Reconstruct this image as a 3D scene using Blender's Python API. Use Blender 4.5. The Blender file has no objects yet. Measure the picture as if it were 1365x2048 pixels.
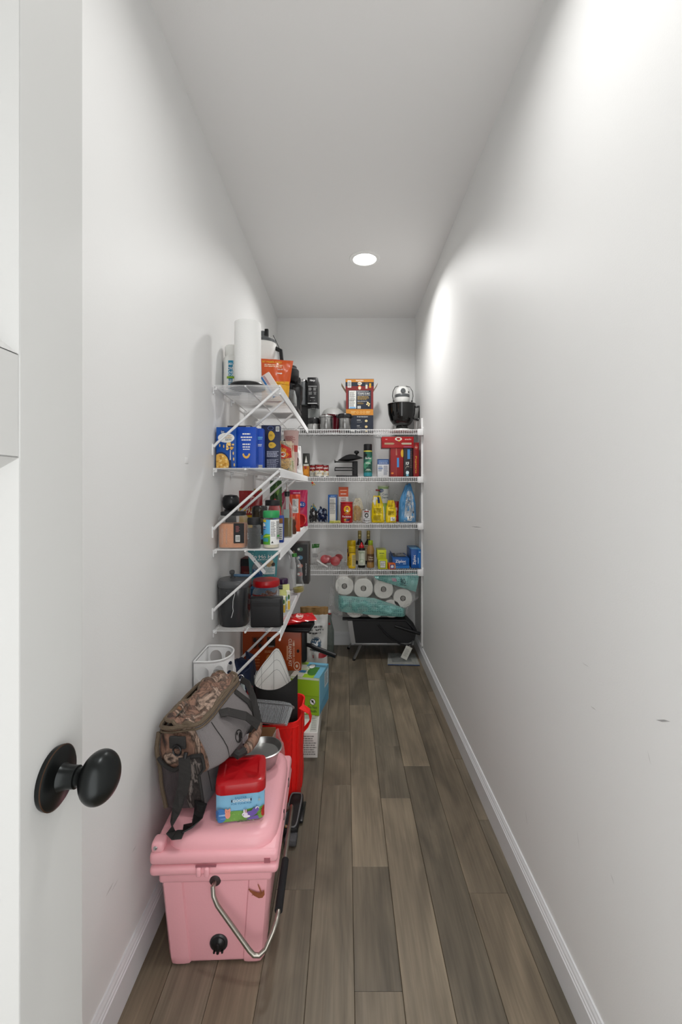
import bpy, bmesh, math, random
from mathutils import Vector, Matrix, noise
random.seed(7)
S = bpy.context.scene
COL = S.collection
PI = math.pi
# ------------------------------------------------------------------ camera
# metres: X to the right, Y into the pantry, Z up; the lens stands 1.313 m above the floor in the doorway
F, CX, CY, EYE = 900.0, 692.0, 976.0, 1.313
cd = bpy.data.cameras.new('camera'); cam = bpy.data.objects.new('camera', cd); COL.objects.link(cam)
cam.location = (0, 0, EYE); cam.rotation_euler = (PI/2, 0, 0)
cd.sensor_fit = 'VERTICAL'; cd.sensor_height = 36.0; cd.sensor_width = 24.0
cd.lens = F/2048*36.0
cd.shift_x = (682.5-CX)/2048.0
cd.shift_y = (CY-1024.0)/2048.0
cd.clip_start = 0.02
S.camera = cam
# ------------------------------------------------------------------ light from the house behind the doorway
w = bpy.data.worlds.new('world'); S.world = w; w.use_nodes = True
bg = w.node_tree.nodes["Background"]; bg.inputs[0].default_value = (0.985, 0.99, 0.985, 1); bg.inputs[1].default_value = 3.2
S.view_settings.view_transform = 'Standard'; S.view_settings.look = 'None'
S.view_settings.gamma = 1.0; S.view_settings.use_curve_mapping = False
S.view_settings.exposure = -0.17
LIGHTS = [(0.118, 2.80), (0.118, 0.92)]
LAMP_W = (11.5, 7.6)
for (lx, ly), pw in zip(LIGHTS, LAMP_W):
    ld = bpy.data.lights.new('downlight_lamp', 'AREA'); ld.shape = 'DISK'; ld.size = 0.135; ld.energy = pw
    ld.color = (1.0, 0.992, 0.975); ld.spread = math.radians(150 if ly > 2 else 164)
    lo = bpy.data.objects.new('downlight_lamp', ld); COL.objects.link(lo); lo.location = (lx, ly, 2.727)

# ------------------------------------------------------------------ materials
def C(h):
    h = h.lstrip('#'); c = [int(h[i:i+2], 16)/255 for i in (0, 2, 4)]
    return tuple((x/12.92 if x <= .04045 else ((x+.055)/1.055)**2.4) for x in c) + (1,)
MATS = {}
def pm(name, col, rough=.5, metal=0, bump=0, bscale=60, var=0, vscale=8, trans=0, alpha=1, coat=0, ior=1.45, spec=.5, emit=0, sheen=0):
    """a principled material with procedural colour variation and fine relief"""
    if name in MATS: return MATS[name]
    m = bpy.data.materials.new(name); m.use_nodes = True; MATS[name] = m
    nt = m.node_tree; b = nt.nodes['Principled BSDF']; I = b.inputs
    c = C(col) if isinstance(col, str) else col
    I['Base Color'].default_value = c; I['Roughness'].default_value = rough; I['Metallic'].default_value = metal
    I['Transmission Weight'].default_value = trans; I['Alpha'].default_value = alpha; I['IOR'].default_value = ior
    I['Coat Weight'].default_value = coat; I['Specular IOR Level'].default_value = spec
    if sheen: I['Sheen Weight'].default_value = sheen
    if emit: I['Emission Color'].default_value = c; I['Emission Strength'].default_value = emit
    tc = nt.nodes.new('ShaderNodeTexCoord')
    if var:
        n = nt.nodes.new('ShaderNodeTexNoise'); n.inputs['Scale'].default_value = vscale; n.inputs['Detail'].default_value = 3
        nt.links.new(tc.outputs['Object'], n.inputs['Vector'])
        r = nt.nodes.new('ShaderNodeMapRange'); r.inputs['To Min'].default_value = 1-var; r.inputs['To Max'].default_value = 1+var*.6
        nt.links.new(n.outputs['Fac'], r.inputs['Value'])
        mx = nt.nodes.new('ShaderNodeMix'); mx.data_type = 'RGBA'; mx.blend_type = 'MULTIPLY'; mx.inputs['Factor'].default_value = 1
        mx.inputs[6].default_value = c; nt.links.new(r.outputs[0], mx.inputs[7]); nt.links.new(mx.outputs[2], I['Base Color'])
    if bump:
        n = nt.nodes.new('ShaderNodeTexNoise'); n.inputs['Scale'].default_value = bscale; n.inputs['Detail'].default_value = 2
        nt.links.new(tc.outputs['Object'], n.inputs['Vector'])
        bp = nt.nodes.new('ShaderNodeBump'); bp.inputs['Strength'].default_value = bump; bp.inputs['Distance'].default_value = .004
        nt.links.new(n.outputs['Fac'], bp.inputs['Height']); nt.links.new(bp.outputs[0], I['Normal'])
    return m
def clearmat(name, tint='#ffffff', lo=.06, hi=.5, rough=.08, bump=0, bscale=40):
    """thin clear film or sheet plastic: see-through face-on, glossy and whiter at grazing angles"""
    if name in MATS: return MATS[name]
    m = bpy.data.materials.new(name); m.use_nodes = True; MATS[name] = m
    nt = m.node_tree; b = nt.nodes['Principled BSDF']; out = nt.nodes['Material Output']
    b.inputs['Base Color'].default_value = C(tint); b.inputs['Roughness'].default_value = rough
    tr = nt.nodes.new('ShaderNodeBsdfTransparent'); tr.inputs[0].default_value = tuple(.75+.25*x for x in C(tint)[:3])+(1,)
    lw = nt.nodes.new('ShaderNodeLayerWeight'); lw.inputs[0].default_value = .4
    mr = nt.nodes.new('ShaderNodeMapRange'); mr.inputs['To Min'].default_value = lo; mr.inputs['To Max'].default_value = hi
    mx = nt.nodes.new('ShaderNodeMixShader')
    nt.links.new(lw.outputs['Facing'], mr.inputs['Value']); nt.links.new(mr.outputs[0], mx.inputs[0])
    nt.links.new(tr.outputs[0], mx.inputs[1]); nt.links.new(b.outputs[0], mx.inputs[2]); nt.links.new(mx.outputs[0], out.inputs[0])
    if bump:
        tc = nt.nodes.new('ShaderNodeTexCoord')
        n = nt.nodes.new('ShaderNodeTexNoise'); n.inputs['Scale'].default_value = bscale; n.inputs['Detail'].default_value = 2
        nt.links.new(tc.outputs['Object'], n.inputs['Vector'])
        bp = nt.nodes.new('ShaderNodeBump'); bp.inputs['Strength'].default_value = bump; bp.inputs['Distance'].default_value = .01
        nt.links.new(n.outputs['Fac'], bp.inputs['Height']); nt.links.new(bp.outputs[0], b.inputs['Normal']); nt.links.new(bp.outputs[0], lw.inputs['Normal'])
    return m
def X(col, rough=.45):            # plain printed colour
    return pm('ink_'+col.lstrip('#')+('' if rough == .45 else '_%02d' % int(rough*100)), col, rough, var=.05, vscale=20)
WHITE, BLACK = '#f2f2ee', '#121214'

# ------------------------------------------------------------------ mesh building
class MB:
    """collects geometry with materials and links it as one mesh object"""
    def __init__(s): s.v = []; s.f = []; s.mi = []; s.sm = []; s.mats = []
    def mid(s, m):
        if isinstance(m, str): m = X(m)
        if m not in s.mats: s.mats.append(m)
        return s.mats.index(m)
    def add(s, vs, fs, m, smooth=False, T=None):
        o = len(s.v); i = s.mid(m)
        for p in vs:
            p = Vector(p); s.v.append(T @ p if T is not None else p)
        for f in fs:
            s.f.append([o+k for k in f]); s.mi.append(i); s.sm.append(smooth)
        return s
    def box(s, c, d, m, bevel=0, seg=2, T=None, taper=None, smooth=None):
        """box centred at c with size d; taper = (sx, sy) scale of the bottom face"""
        bm = bmesh.new(); bmesh.ops.create_cube(bm, size=1)
        for v in bm.verts:
            k = taper if taper and v.co.z < 0 else (1, 1)
            v.co = Vector((v.co.x*d[0]*k[0], v.co.y*d[1]*k[1], v.co.z*d[2]))
        if bevel: bmesh.ops.bevel(bm, geom=list(bm.edges), offset=bevel, segments=seg, profile=.5, affect='EDGES', clamp_overlap=True)
        bm.verts.index_update()
        vs = [v.co + Vector(c) for v in bm.verts]; fs = [[v.index for v in f.verts] for f in bm.faces]
        bm.free()
        return s.add(vs, fs, m, bool(bevel) if smooth is None else smooth, T)
    def lathe(s, prof, m, seg=20, sq=2, sx=1, sy=1, c=(0, 0, 0), T=None, smooth=True, rot=0, mats=None):
        vs = []; fs = []; n = len(prof)
        for r, z in prof:
            for k in range(seg):
                a = 2*PI*k/seg + rot; ca, sa = math.cos(a), math.sin(a)
                q = 1 if sq == 2 else (abs(ca)**sq+abs(sa)**sq)**(-1/sq)
                vs.append((c[0]+r*q*ca*sx, c[1]+r*q*sa*sy, c[2]+z))
        for i in range(n-1):
            if prof[i] == prof[i+1]: continue
            for k in range(seg):
                k2 = (k+1) % seg; fs.append((i*seg+k, i*seg+k2, (i+1)*seg+k2, (i+1)*seg+k))
        if prof[0][0] > 1e-6: fs.append(tuple(reversed(range(seg))))
        if prof[-1][0] > 1e-6: fs.append(tuple((n-1)*seg+k for k in range(seg)))
        return s.add(vs, fs, m, smooth, T)
    def tube(s, pts, r, m, seg=8, T=None, caps=True, flat=None, closed=False):
        """round bar along pts; flat=(w,t) gives a strap section"""
        P = [Vector(p) for p in pts]; n = len(P); vs = []; fs = []
        up = Vector((0, 0, 1)); pn = None
        for i, p in enumerate(P):
            if closed: d = (P[(i+1) % n]-P[i-1]).normalized()
            else: d = (P[min(i+1, n-1)]-P[max(i-1, 0)]).normalized()
            if pn is None:
                a = d.cross(up if abs(d.z) < .9 else Vector((1, 0, 0))).normalized()
            else: a = (pn - d*pn.dot(d)).normalized()
            pn = a; b = d.cross(a)
            rr = r[i] if isinstance(r, (list, tuple)) else r
            for k in range(seg):
                t = 2*PI*k/seg + (PI/seg if flat else 0)
                if flat: q = a*(math.copysign(flat[0]/2, math.cos(t))) + b*(math.copysign(flat[1]/2, math.sin(t)))
                else: q = a*math.cos(t)*rr + b*math.sin(t)*rr
                vs.append(p+q)
        for i in range(n if closed else n-1):
            j = (i+1) % n
            for k in range(seg):
                k2 = (k+1) % seg; fs.append((i*seg+k, i*seg+k2, j*seg+k2, j*seg+k))
        if caps and not closed: fs += [tuple(reversed(range(seg))), tuple((n-1)*seg+k for k in range(seg))]
        return s.add(vs, fs, m, not flat, T)
    def strap(s, pts, wd, t, m, side, T=None):
        """webbing: a ribbon through pts whose width runs along the vector(s) side"""
        P = [Vector(p) for p in pts]; vs = []; fs = []; n = len(P)
        for i, p in enumerate(P):
            d = (P[min(i+1, n-1)]-P[max(i-1, 0)]).normalized()
            sd = Vector(side[i] if isinstance(side[0], (tuple, list, Vector)) else side)
            sd = (sd - d*sd.dot(d)).normalized(); nn = d.cross(sd).normalized()
            for q in ((-1, -1), (1, -1), (1, 1), (-1, 1)): vs.append(p+sd*q[0]*wd/2+nn*q[1]*t/2)
        for i in range(n-1):
            for k in range(4): fs.append((i*4+k, i*4+(k+1) % 4, i*4+4+(k+1) % 4, i*4+4+k))
        fs += [(3, 2, 1, 0), tuple(n*4-4+k for k in range(4))]
        return s.add(vs, fs, m, False, T)
    def grid(s, fn, nu, nv, m, smooth=True, T=None, flip=False, mfn=None):
        vs = [fn(i/nu, j/nv) for j in range(nv+1) for i in range(nu+1)]
        groups = {}
        for j in range(nv):
            for i in range(nu):
                a = j*(nu+1)+i; q = (a, a+1, a+nu+2, a+nu+1)
                mm = mfn((i+.5)/nu, (j+.5)/nv) if mfn else m
                groups.setdefault(mm, []).append(tuple(reversed(q)) if flip else q)
        o = len(s.v)
        for p in vs:
            p = Vector(p); s.v.append(T @ p if T is not None else p)
        for mm, fs in groups.items():
            i = s.mid(mm)
            for f in fs: s.f.append([o+k for k in f]); s.mi.append(i); s.sm.append(smooth)
        return s
    def obj(s, name, parent=None, sharp=40, props=None):
        me = bpy.data.meshes.new(name); me.from_pydata([tuple(v) for v in s.v], [], s.f)
        for m in s.mats: me.materials.append(m)
        me.polygons.foreach_set('material_index', s.mi); me.polygons.foreach_set('use_smooth', s.sm)
        me.update()
        if sharp and any(s.sm): me.set_sharp_from_angle(angle=math.radians(sharp))
        o = bpy.data.objects.new(name, me); COL.objects.link(o)
        if parent is not None: o.parent = parent
        for k, v in (props or {}).items(): o[k] = v
        return o
def tag(o, label, cat, group=None):
    o['label'] = label; o['category'] = cat
    if group: o['group'] = group
    return o
def thing(name, label, cat, loc=(0, 0, 0), rz=0, group=None, rx=0, ry=0):
    o = bpy.data.objects.new(name, None); COL.objects.link(o); o.empty_display_size = .05
    o.location = loc; o.rotation_euler = (math.radians(rx), math.radians(ry), math.radians(rz))
    return tag(o, label, cat, group)
def put(o, loc, rz=0, rx=0, ry=0):
    o.location = loc; o.rotation_euler = (math.radians(rx), math.radians(ry), math.radians(rz)); return o
def struct(name, mb, parent=None):
    o = mb.obj(name, parent)
    if parent is None: o['kind'] = 'structure'
    return o
def wx(px, Y): return (px-CX)*Y/F
def wz(py, Y): return EYE-(py-CY)*Y/F
def fy(py, z=0): return F*(EYE-z)/(py-CY)

# ------------------------------------------------------------------ print (flat lettering and graphics laid on a surface)
TXT = {}
def textmesh(t):
    if t in TXT: return TXT[t]
    cu = bpy.data.curves.new('lettering', 'FONT'); cu.body = t; cu.resolution_u = 2; cu.fill_mode = 'FRONT'; cu.offset = .012
    ob = bpy.data.objects.new('lettering', cu); me = bpy.data.meshes.new_from_object(ob)
    vs = [v.co.xy.copy() for v in me.vertices]; fs = [tuple(p.vertices) for p in me.polygons]
    bpy.data.objects.remove(ob); bpy.data.curves.remove(cu); bpy.data.meshes.remove(me)
    if vs:
        x0, x1 = min(v.x for v in vs), max(v.x for v in vs); y0, y1 = min(v.y for v in vs), max(v.y for v in vs)
        vs = [((v.x-x0)/max(x1-x0, 1e-6)-.5, (v.y-y0)/max(y1-y0, 1e-6)-.5) for v in vs]
    TXT[t] = (vs, fs); return TXT[t]
def prints(items, mapf, name='printed_face', parent=None, lift=.0004, step=.00015, nu=1, nv=1, rnd=1):
    """items in face units (u, v from 0 to 1); mapf(u, v, h) gives the point h above the face"""
    mb = MB(); h = lift; R = random.Random(rnd); map0 = mapf
    mapf = lambda u, v, k: map0(min(1, max(0, u)), min(1, max(0, v)), k)     # graphics are cut off at the edge of the face
    def poly(ps, m):
        if nu <= 1: mb.add([mapf(u, v, h) for u, v in ps], [tuple(range(len(ps)))], m); return
        cu, cv = sum(p[0] for p in ps)/len(ps), sum(p[1] for p in ps)/len(ps); q = []      # on a curved face: a fan of rings
        for i in range(len(ps)):
            a, b = ps[i], ps[(i+1) % len(ps)]; k = max(1, round(nu*max(abs(a[0]-b[0]), abs(a[1]-b[1])))); q += [(a[0]+(b[0]-a[0])*j/k, a[1]+(b[1]-a[1])*j/k) for j in range(k)]
        n = len(q); vs = [mapf(cu, cv, h)]+[mapf(cu+(u-cu)*r/4, cv+(v-cv)*r/4, h) for r in (1, 2, 3, 4) for u, v in q]
        mb.add(vs, [(0, 1+i, 1+(i+1) % n) for i in range(n)]+[(1+r*n+i, 1+r*n+n+i, 1+r*n+n+(i+1) % n, 1+r*n+(i+1) % n) for r in range(3) for i in range(n)], m)
    def rect(a, b, c, d, m):
        mb.grid(lambda i, j: mapf(a+(c-a)*i, b+(d-b)*j, h), max(1, round(nu*(c-a)+.4)), max(1, round(nv*(d-b)+.4)), m, nu > 1 or nv > 1)
    for it in items:
        k = it[0]
        if k == 'r': rect(*it[1:6])
        elif k == 'e':
            _, cu, cv, ru, rv, m = it[:6]
            vs = [mapf(cu, cv, h)]; n = 18
            for q in (.5, 1):
                vs += [mapf(cu+ru*q*math.cos(2*PI*i/n), cv+rv*q*math.sin(2*PI*i/n), h) for i in range(n)]
            fs = [(0, 1+i, 1+(i+1) % n) for i in range(n)]+[(1+i, 1+n+i, 1+n+(i+1) % n, 1+(i+1) % n) for i in range(n)]
            mb.add(vs, fs, m)
        elif k == 'o':                               # ring
            _, cu, cv, ru, rv, t, m = it[:7]; n = 20
            vs = []
            for q in (1-t, 1): vs += [mapf(cu+ru*q*math.cos(2*PI*i/n), cv+rv*q*math.sin(2*PI*i/n), h) for i in range(n)]
            mb.add(vs, [(i, n+i, n+(i+1) % n, (i+1) % n) for i in range(n)], m)
        elif k == 'p': poly(it[1], it[2])
        elif k == 't':                               # text, cu, cv, width, height, ink, rotation in degrees
            _, t, cu, cv, tw, th, m = it[:7]; a = math.radians(it[7]) if len(it) > 7 else 0
            vs, fs = textmesh(t); asp = it[8] if len(it) > 8 else 1
            ca, sa = math.cos(a), math.sin(a)
            if len(it) > 7 and abs(abs(it[7])-90) < 1: pts = [(cu-y*th*sa, cv+x*tw*sa) for x, y in vs]
            else: pts = [(cu+x*tw*ca-y*th*sa/asp, cv+x*tw*sa*asp+y*th*ca) for x, y in vs]
            mb.add([mapf(u, v, h) for u, v in pts], fs, m)
        elif k == 'l':                               # small print: u0, v0, u1, v1, rows, ink
            _, a, b, c, d, n, m = it[:7]
            for i in range(n):
                y = d-(d-b)*(i+.5)/n; hh = (d-b)/n*.26; x = a
                e = a+(c-a)*R.uniform(.72, 1)
                while x < e:
                    x2 = min(e, x+(c-a)*R.uniform(.07, .22)); rect(x, y-hh, x2, y+hh, m); x = x2+(c-a)*.025
        elif k == 'L':                               # small print, centred rows
            _, a, b, c, d, n, m = it[:7]
            for i in range(n):
                y = d-(d-b)*(i+.5)/n; hh = (d-b)/n*.27; q = R.uniform(.5, 1); m0 = (a+c)/2; x = m0-(c-a)/2*q; e = m0+(c-a)/2*q
                while x < e:
                    x2 = min(e, x+(c-a)*R.uniform(.1, .25)); rect(x, y-hh, x2, y+hh, m); x = x2+(c-a)*.03
        elif k == 'b':                               # bar code
            _, a, b, c, d = it[:5]; rect(a, b, c, d, WHITE); h += step; x = a+(c-a)*.08
            while x < c-(c-a)*.1:
                q = (c-a)*R.choice((.02, .03, .05)); rect(x, b+(d-b)*.12, x+q, d-(d-b)*.12, BLACK); x += q+(c-a)*R.choice((.025, .04))
        h += step
    return mb.obj(name, parent, sharp=0)
def front_of(w, h, y, x0=0, z0=0):    return lambda u, v, k: (x0+(u-.5)*w, y-k, z0+v*h)
def back_of(w, h, y, x0=0, z0=0):     return lambda u, v, k: (x0-(u-.5)*w, y+k, z0+v*h)
def right_of(d, h, x, y0=0, z0=0):    return lambda u, v, k: (x+k, y0+(u-.5)*d, z0+v*h)
def top_of(w, d, z, x0=0, y0=0):      return lambda u, v, k: (x0+(u-.5)*w, y0+(v-.5)*d, z+k)
def round_of(r, z0, h, span=150, turn=0, c=(0, 0)):
    a0 = math.radians(turn); sp = math.radians(span)
    return lambda u, v, k: (c[0]+(r+k)*math.sin(a0+(u-.5)*sp), c[1]-(r+k)*math.cos(a0+(u-.5)*sp), z0+v*h)

# ------------------------------------------------------------------ builders of common goods
CARD = lambda c, rough=.38: pm('card_'+c.lstrip('#'), c, rough, bump=.04, bscale=120, var=.05, vscale=14)
PLAST = lambda c, rough=.35: pm('plastic_'+c.lstrip('#')+'_%d' % int(rough*100), c, rough, bump=.02, bscale=40, var=.03, vscale=10)
FOIL = lambda c, rough=.28: pm('foil_'+c.lstrip('#'), c, rough, bump=.25, bscale=26, var=.08, vscale=20, coat=.2)
def carton(name, label, cat, loc, d, col, rz=0, front=None, right=None, top=None, bev=.0015, rx=0, ry=0, group=None, left=None, T=None):
    """a card box standing on loc: a mesh with its printed faces as parts"""
    wd, dp, ht = d
    mb = MB().box((0, 0, ht/2), d, CARD(col) if isinstance(col, str) else col, bev)
    o = tag(mb.obj(name), label, cat, group); put(o, loc, rz, rx, ry)
    if front: prints(front, front_of(wd, ht, -dp/2), 'printed_front', o, rnd=len(label))
    if right: prints(right, right_of(dp, ht, wd/2), 'printed_side', o, rnd=len(label)+1)
    if left: prints(left, lambda u, v, k: (-wd/2-k, (.5-u)*dp, v*ht), 'printed_side', o, rnd=len(label)+1)
    if top: prints(top, top_of(wd, dp, ht), 'printed_top', o, rnd=len(label)+2)
    # folded end flap seam on top
    mb2 = MB().box((0, -dp*.02, ht+.0003), (wd*.96, dp*.02, .0006), CARD(col) if isinstance(col, str) else col); mb2.obj('flap_edge', o)
    return o
def bottle(name, label, cat, loc, parts, lab=None, rz=0, group=None, seg=24):
    """parts: (name, profile, material, sq) lathed about the thing's axis; lab: (radius, z0, h, span, turn, items)"""
    t = thing(name, label, cat, loc, rz, group)
    for p in parts:
        MB().lathe(p[1], p[2], seg, p[3] if len(p) > 3 else 2, p[4] if len(p) > 4 else 1, p[5] if len(p) > 5 else 1).obj(p[0], t)
    for L in ([lab] if lab and not isinstance(lab, list) else lab or []):
        r, z0, h, sp, turn, items = L
        prints(items, round_of(r, z0, h, sp, turn), 'paper_label', t, nu=max(6, sp//10), nv=1, lift=.0006, rnd=len(label))
    return t
def pouch_fn(wd, ht, th, seed=0, wr=.006, top=1.0, bot=1.0, lean=0, topth=.06, zz=8, shoulder=0, xlean=0):
    """surface of a filled bag: f(u, v, side, lift); u across, v up, side -1 faces the front"""
    def f(u, v, side, k=0):
        s = 2*u-1
        tv = v if not shoulder else max(0, (v-shoulder)/(1-shoulder))**1.3
        hw = wd/2*(bot+(top-bot)*tv)*(1-.05*math.sin(PI*v)+(.06*math.sin(PI*min(1, v/shoulder)) if shoulder else 0))
        prof = (topth+(1-topth)*(1-v)**.75*(1.0 if v > .06 else .72+.28*v/.06))
        e = max(0., 1-abs(s)**2.6)**.5
        y = side*th/2*e*prof
        n = noise.noise(Vector((s*wd*22, v*ht*22, seed*7.3+side)))*wr + noise.noise(Vector((s*wd*55, v*ht*45, seed*3.1-side)))*wr*.5
        y += n*e*(.35+.65*min(1, v*3))
        x = s*hw*(1+(.02+.07*bool(shoulder))*noise.noise(Vector((seed, v*zz, s))))+xlean*max(0, v-.4)**1.5*ht
        return (x, y+side*k + lean*v*v*ht, v*ht)
    return f
def pouch(name, label, cat, loc, d, mat, seed=1, wr=.006, top=1.0, bot=1.0, rz=0, rx=0, ry=0, front=None, bands=None, lean=0, topth=.06, nu=16, nv=22, group=None, seal=True, shoulder=0, xlean=0):
    """a stand-up bag: one closed mesh, colour bands by height, its print as a part"""
    wd, th, ht = d; fn = pouch_fn(wd, ht, th, seed, wr, top, bot, lean, topth, 8, shoulder, xlean)
    mb = MB(); mf = None
    if bands:
        def mf(u, v):
            for lim, mm in bands:
                if v <= lim: return mm
            return mat
    mb.grid(lambda u, v: fn(u, v, -1), nu, nv, mat, True, mfn=mf)
    mb.grid(lambda u, v: fn(u, v, 1), nu, nv, mat, True, flip=True, mfn=mf)
    # bottom gusset and top edge
    mb.grid(lambda u, v: tuple(Vector(fn(u, 0, -1)).lerp(Vector(fn(u, 0, 1)), v)), nu, 1, mat, False, flip=True)
    mb.grid(lambda u, v: tuple(Vector(fn(u, 1, -1)).lerp(Vector(fn(u, 1, 1)), v)), nu, 1, mat, False)
    o = tag(mb.obj(name, sharp=60), label, cat, group); put(o, loc, rz, rx, ry)
    if seal:
        sb = MB().grid(lambda u, v: (lambda p: (p[0], p[1]-.0008, p[2]))(fn(u, .945+.05*v, -1)), nu, 2, mat)
        sb.obj('sealed_edge', o)
    if front: prints(front, lambda u, v, k: fn(u, v, -1, k), 'printed_face', o, lift=.0012, nu=10, nv=10, rnd=len(label))
    return o
def crumple(name, label, cat, loc, d, mat, seed=1, amp=.28, freq=2.2, neck=0, rz=0, mats=None, sub=4, group=None, parent=None, flat=.35):
    """a crumpled soft bag: a noisy closed body with a flat base and, with neck, a gathered top"""
    bm = bmesh.new(); bmesh.ops.create_icosphere(bm, subdivisions=sub, radius=1)
    for v in bm.verts:
        p = v.co.copy()
        n = noise.noise(p*freq+Vector((seed*5.1, seed, 0)))*amp + abs(noise.noise(p*freq*2.3+Vector((0, seed*3, seed))))*amp*.8
        q = p*(1+n-amp*.25)
        if neck and p.z > .45:
            k = (p.z-.45)/.55; q.x *= 1-.72*k; q.y *= 1-.72*k; q.z += neck*k*k
        q.z = max(q.z, -flat*1.6+.15*noise.noise(p*3)) if q.z < -flat else q.z
        v.co = q
    z0 = min(v.co.z for v in bm.verts); z1 = max(v.co.z for v in bm.verts)
    x1 = max(abs(v.co.x) for v in bm.verts); y1 = max(abs(v.co.y) for v in bm.verts)
    for v in bm.verts: v.co = Vector((v.co.x/x1*d[0]/2, v.co.y/y1*d[1]/2, (v.co.z-z0)/(z1-z0)*d[2]))
    bm.verts.index_update(); mb = MB()
    vs = [v.co.copy() for v in bm.verts]
    if mats:
        for f in bm.faces:
            c = f.calc_center_median(); k = noise.noise(Vector((c.x/d[0]*4+seed, c.y/d[1]*4, c.z/d[2]*4)))
            mm = mat if k < mats[0] else mats[1]; i = mb.mid(mm)
            mb.f.append([v.index for v in f.verts]); mb.mi.append(i); mb.sm.append(True)
        mb.v = vs
    else: mb.add(vs, [[v.index for v in f.verts] for f in bm.faces], mat, True)
    bm.free()
    o = mb.obj(name, parent, sharp=50)
    if parent is None: tag(o, label, cat, group)
    put(o, loc, rz); return o
# ------------------------------------------------------------------ the room
XL, XR, YB, ZC, YF = -.5746, .581, 3.775, 2.739, -.06
def wall_mat(name, col, rough=.55, marks=None):
    """painted drywall with roller stipple and a few faint scuffs"""
    if name in MATS: return MATS[name]
    m = pm(name, col, rough, bump=.05, bscale=260, var=.012, vscale=1.3, spec=.35)
    return m
WALL = wall_mat('wall_paint', '#e8e8e7', .5); CEIL = wall_mat('ceiling_paint', '#efeeed', .8); TRIM = pm('trim_paint', '#dfe0e2', .32, bump=.02, bscale=30, var=.02)
T = .1
struct('wall_left', MB().box((XL-T/2, (YB+YF)/2, ZC/2), (T, YB-YF+2*T, ZC), WALL))
struct('wall_right', MB().box((XR+T/2, (YB+YF)/2, ZC/2), (T, YB-YF+2*T, ZC), WALL))
struct('wall_back', MB().box(((XL+XR)/2, YB+T/2, ZC/2), (XR-XL, T, ZC), WALL))
DX0, DX1, DZ = -.345, .46, 2.06       # the doorway the camera stands in
mb = MB(); yf = YF-T/2
mb.box(((XL+DX0)/2, yf, ZC/2), (DX0-XL, T, ZC), WALL); mb.box(((XR+DX1)/2, yf, ZC/2), (XR-DX1, T, ZC), WALL)
mb.box(((DX0+DX1)/2, yf, (ZC+DZ)/2), (DX1-DX0, T, ZC-DZ), WALL); struct('wall_front', mb)
struct('ceiling', MB().box(((XL+XR)/2, (YB+YF)/2, ZC+T/2), (XR-XL+2*T, YB-YF+2*T, T), CEIL))
# scuffs on the paint
SC = pm('scuff_mark', '#a9a8a8', .6, var=.3, vscale=60); SC2 = pm('faint_scuff', '#cfcfcd', .6, var=.1, vscale=60)
def scuff(wall, side, y, z, dy, dz, wd, m=SC):
    d = Vector((0, dy, dz)); n = Vector((0, -dz, dy)).normalized()*wd/2
    x = XL+.0003 if side < 0 else XR-.0003
    ps = [Vector((x, y, z)), Vector((x, y+dy*.4, z+dz*.4))+n, Vector((x, y+dy, z+dz)), Vector((x, y+dy*.6, z+dz*.6))-n]
    MB().add(ps, [(0, 1, 2, 3) if side < 0 else (3, 2, 1, 0)], m).obj('scuff', bpy.data.objects[wall])
def wl(px, py):
    y = XL*F/(px-CX); return y, wz(py, y)
def wr_(px, py):
    y = XR*F/(px-CX); return y, wz(py, y)
for a, b, wd in (((228, 1762), (211, 1795), .006), ((238, 1755), (222, 1785), .003), ((273, 1690), (264, 1706), .004)):
    p, q = wl(*a), wl(*b); scuff('wall_left', -1, p[0], p[1], q[0]-p[0], q[1]-p[1], wd, SC2)
for a, b, wd, m in (((943, 1053), (965, 1055), .003, SC), ((1313, 1440), (1342, 1443), .004, SC), ((1182, 1412), (1194, 1421), .003, SC2), ((1052, 1620), (1056, 1655), .003, SC2),
                    ((1165, 1325), (1180, 1335), .002, SC2), ((1155, 1660), (1160, 1700), .002, SC2), ((1222, 1745), (1230, 1770), .003, SC2), ((1296, 1500), (1303, 1530), .002, SC2)):
    p, q = wr_(*a), wr_(*b); scuff('wall_right', 1, p[0], p[1], q[0]-p[0], q[1]-p[1], wd, m)
# small square patch on the left wall
y, z = wl(373, 921)
MB().box((XL+.0008, y, z), (.0016, .034, .022), WALL, .0006).obj('wall_patch', bpy.data.objects['wall_left'])
# baseboards with a stepped and rounded top
def baseboard(name, p0, p1, inw):
    prof = [(0, 0), (.0145, 0), (.0145, .082), (.012, .085), (.012, .090), (.0095, .0935), (.0085, .099), (.0055, .105), (.0045, .1085), (0, .1085)]
    a, b = Vector(p0), Vector(p1); n = Vector(inw)
    vs = [q+n*d+Vector((0, 0, z)) for q in (a, b) for d, z in prof]; k = len(prof)
    fs = [(i, (i+1) % k, k+(i+1) % k, k+i) for i in range(k)]+[tuple(range(k)), tuple(reversed(range(k, 2*k)))]
    mb = MB().add(vs, fs, TRIM)
    bm = bmesh.new(); me = bpy.data.meshes.new('t'); me.from_pydata([tuple(v) for v in mb.v], [], mb.f); bm.from_mesh(me)
    bmesh.ops.recalc_face_normals(bm, faces=bm.faces); bm.verts.index_update()
    mb2 = MB().add([v.co for v in bm.verts], [[v.index for v in f.verts] for f in bm.faces], TRIM); bm.free(); bpy.data.meshes.remove(me)
    return struct(name, mb2)
baseboard('baseboard_left', (XL, YF, 0), (XL, YB, 0), (1, 0, 0))
baseboard('baseboard_right', (XR, YF, 0), (XR, YB, 0), (-1, 0, 0))
baseboard('baseboard_back', (XL, YB, 0), (XR, YB, 0), (0, -1, 0))
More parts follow.
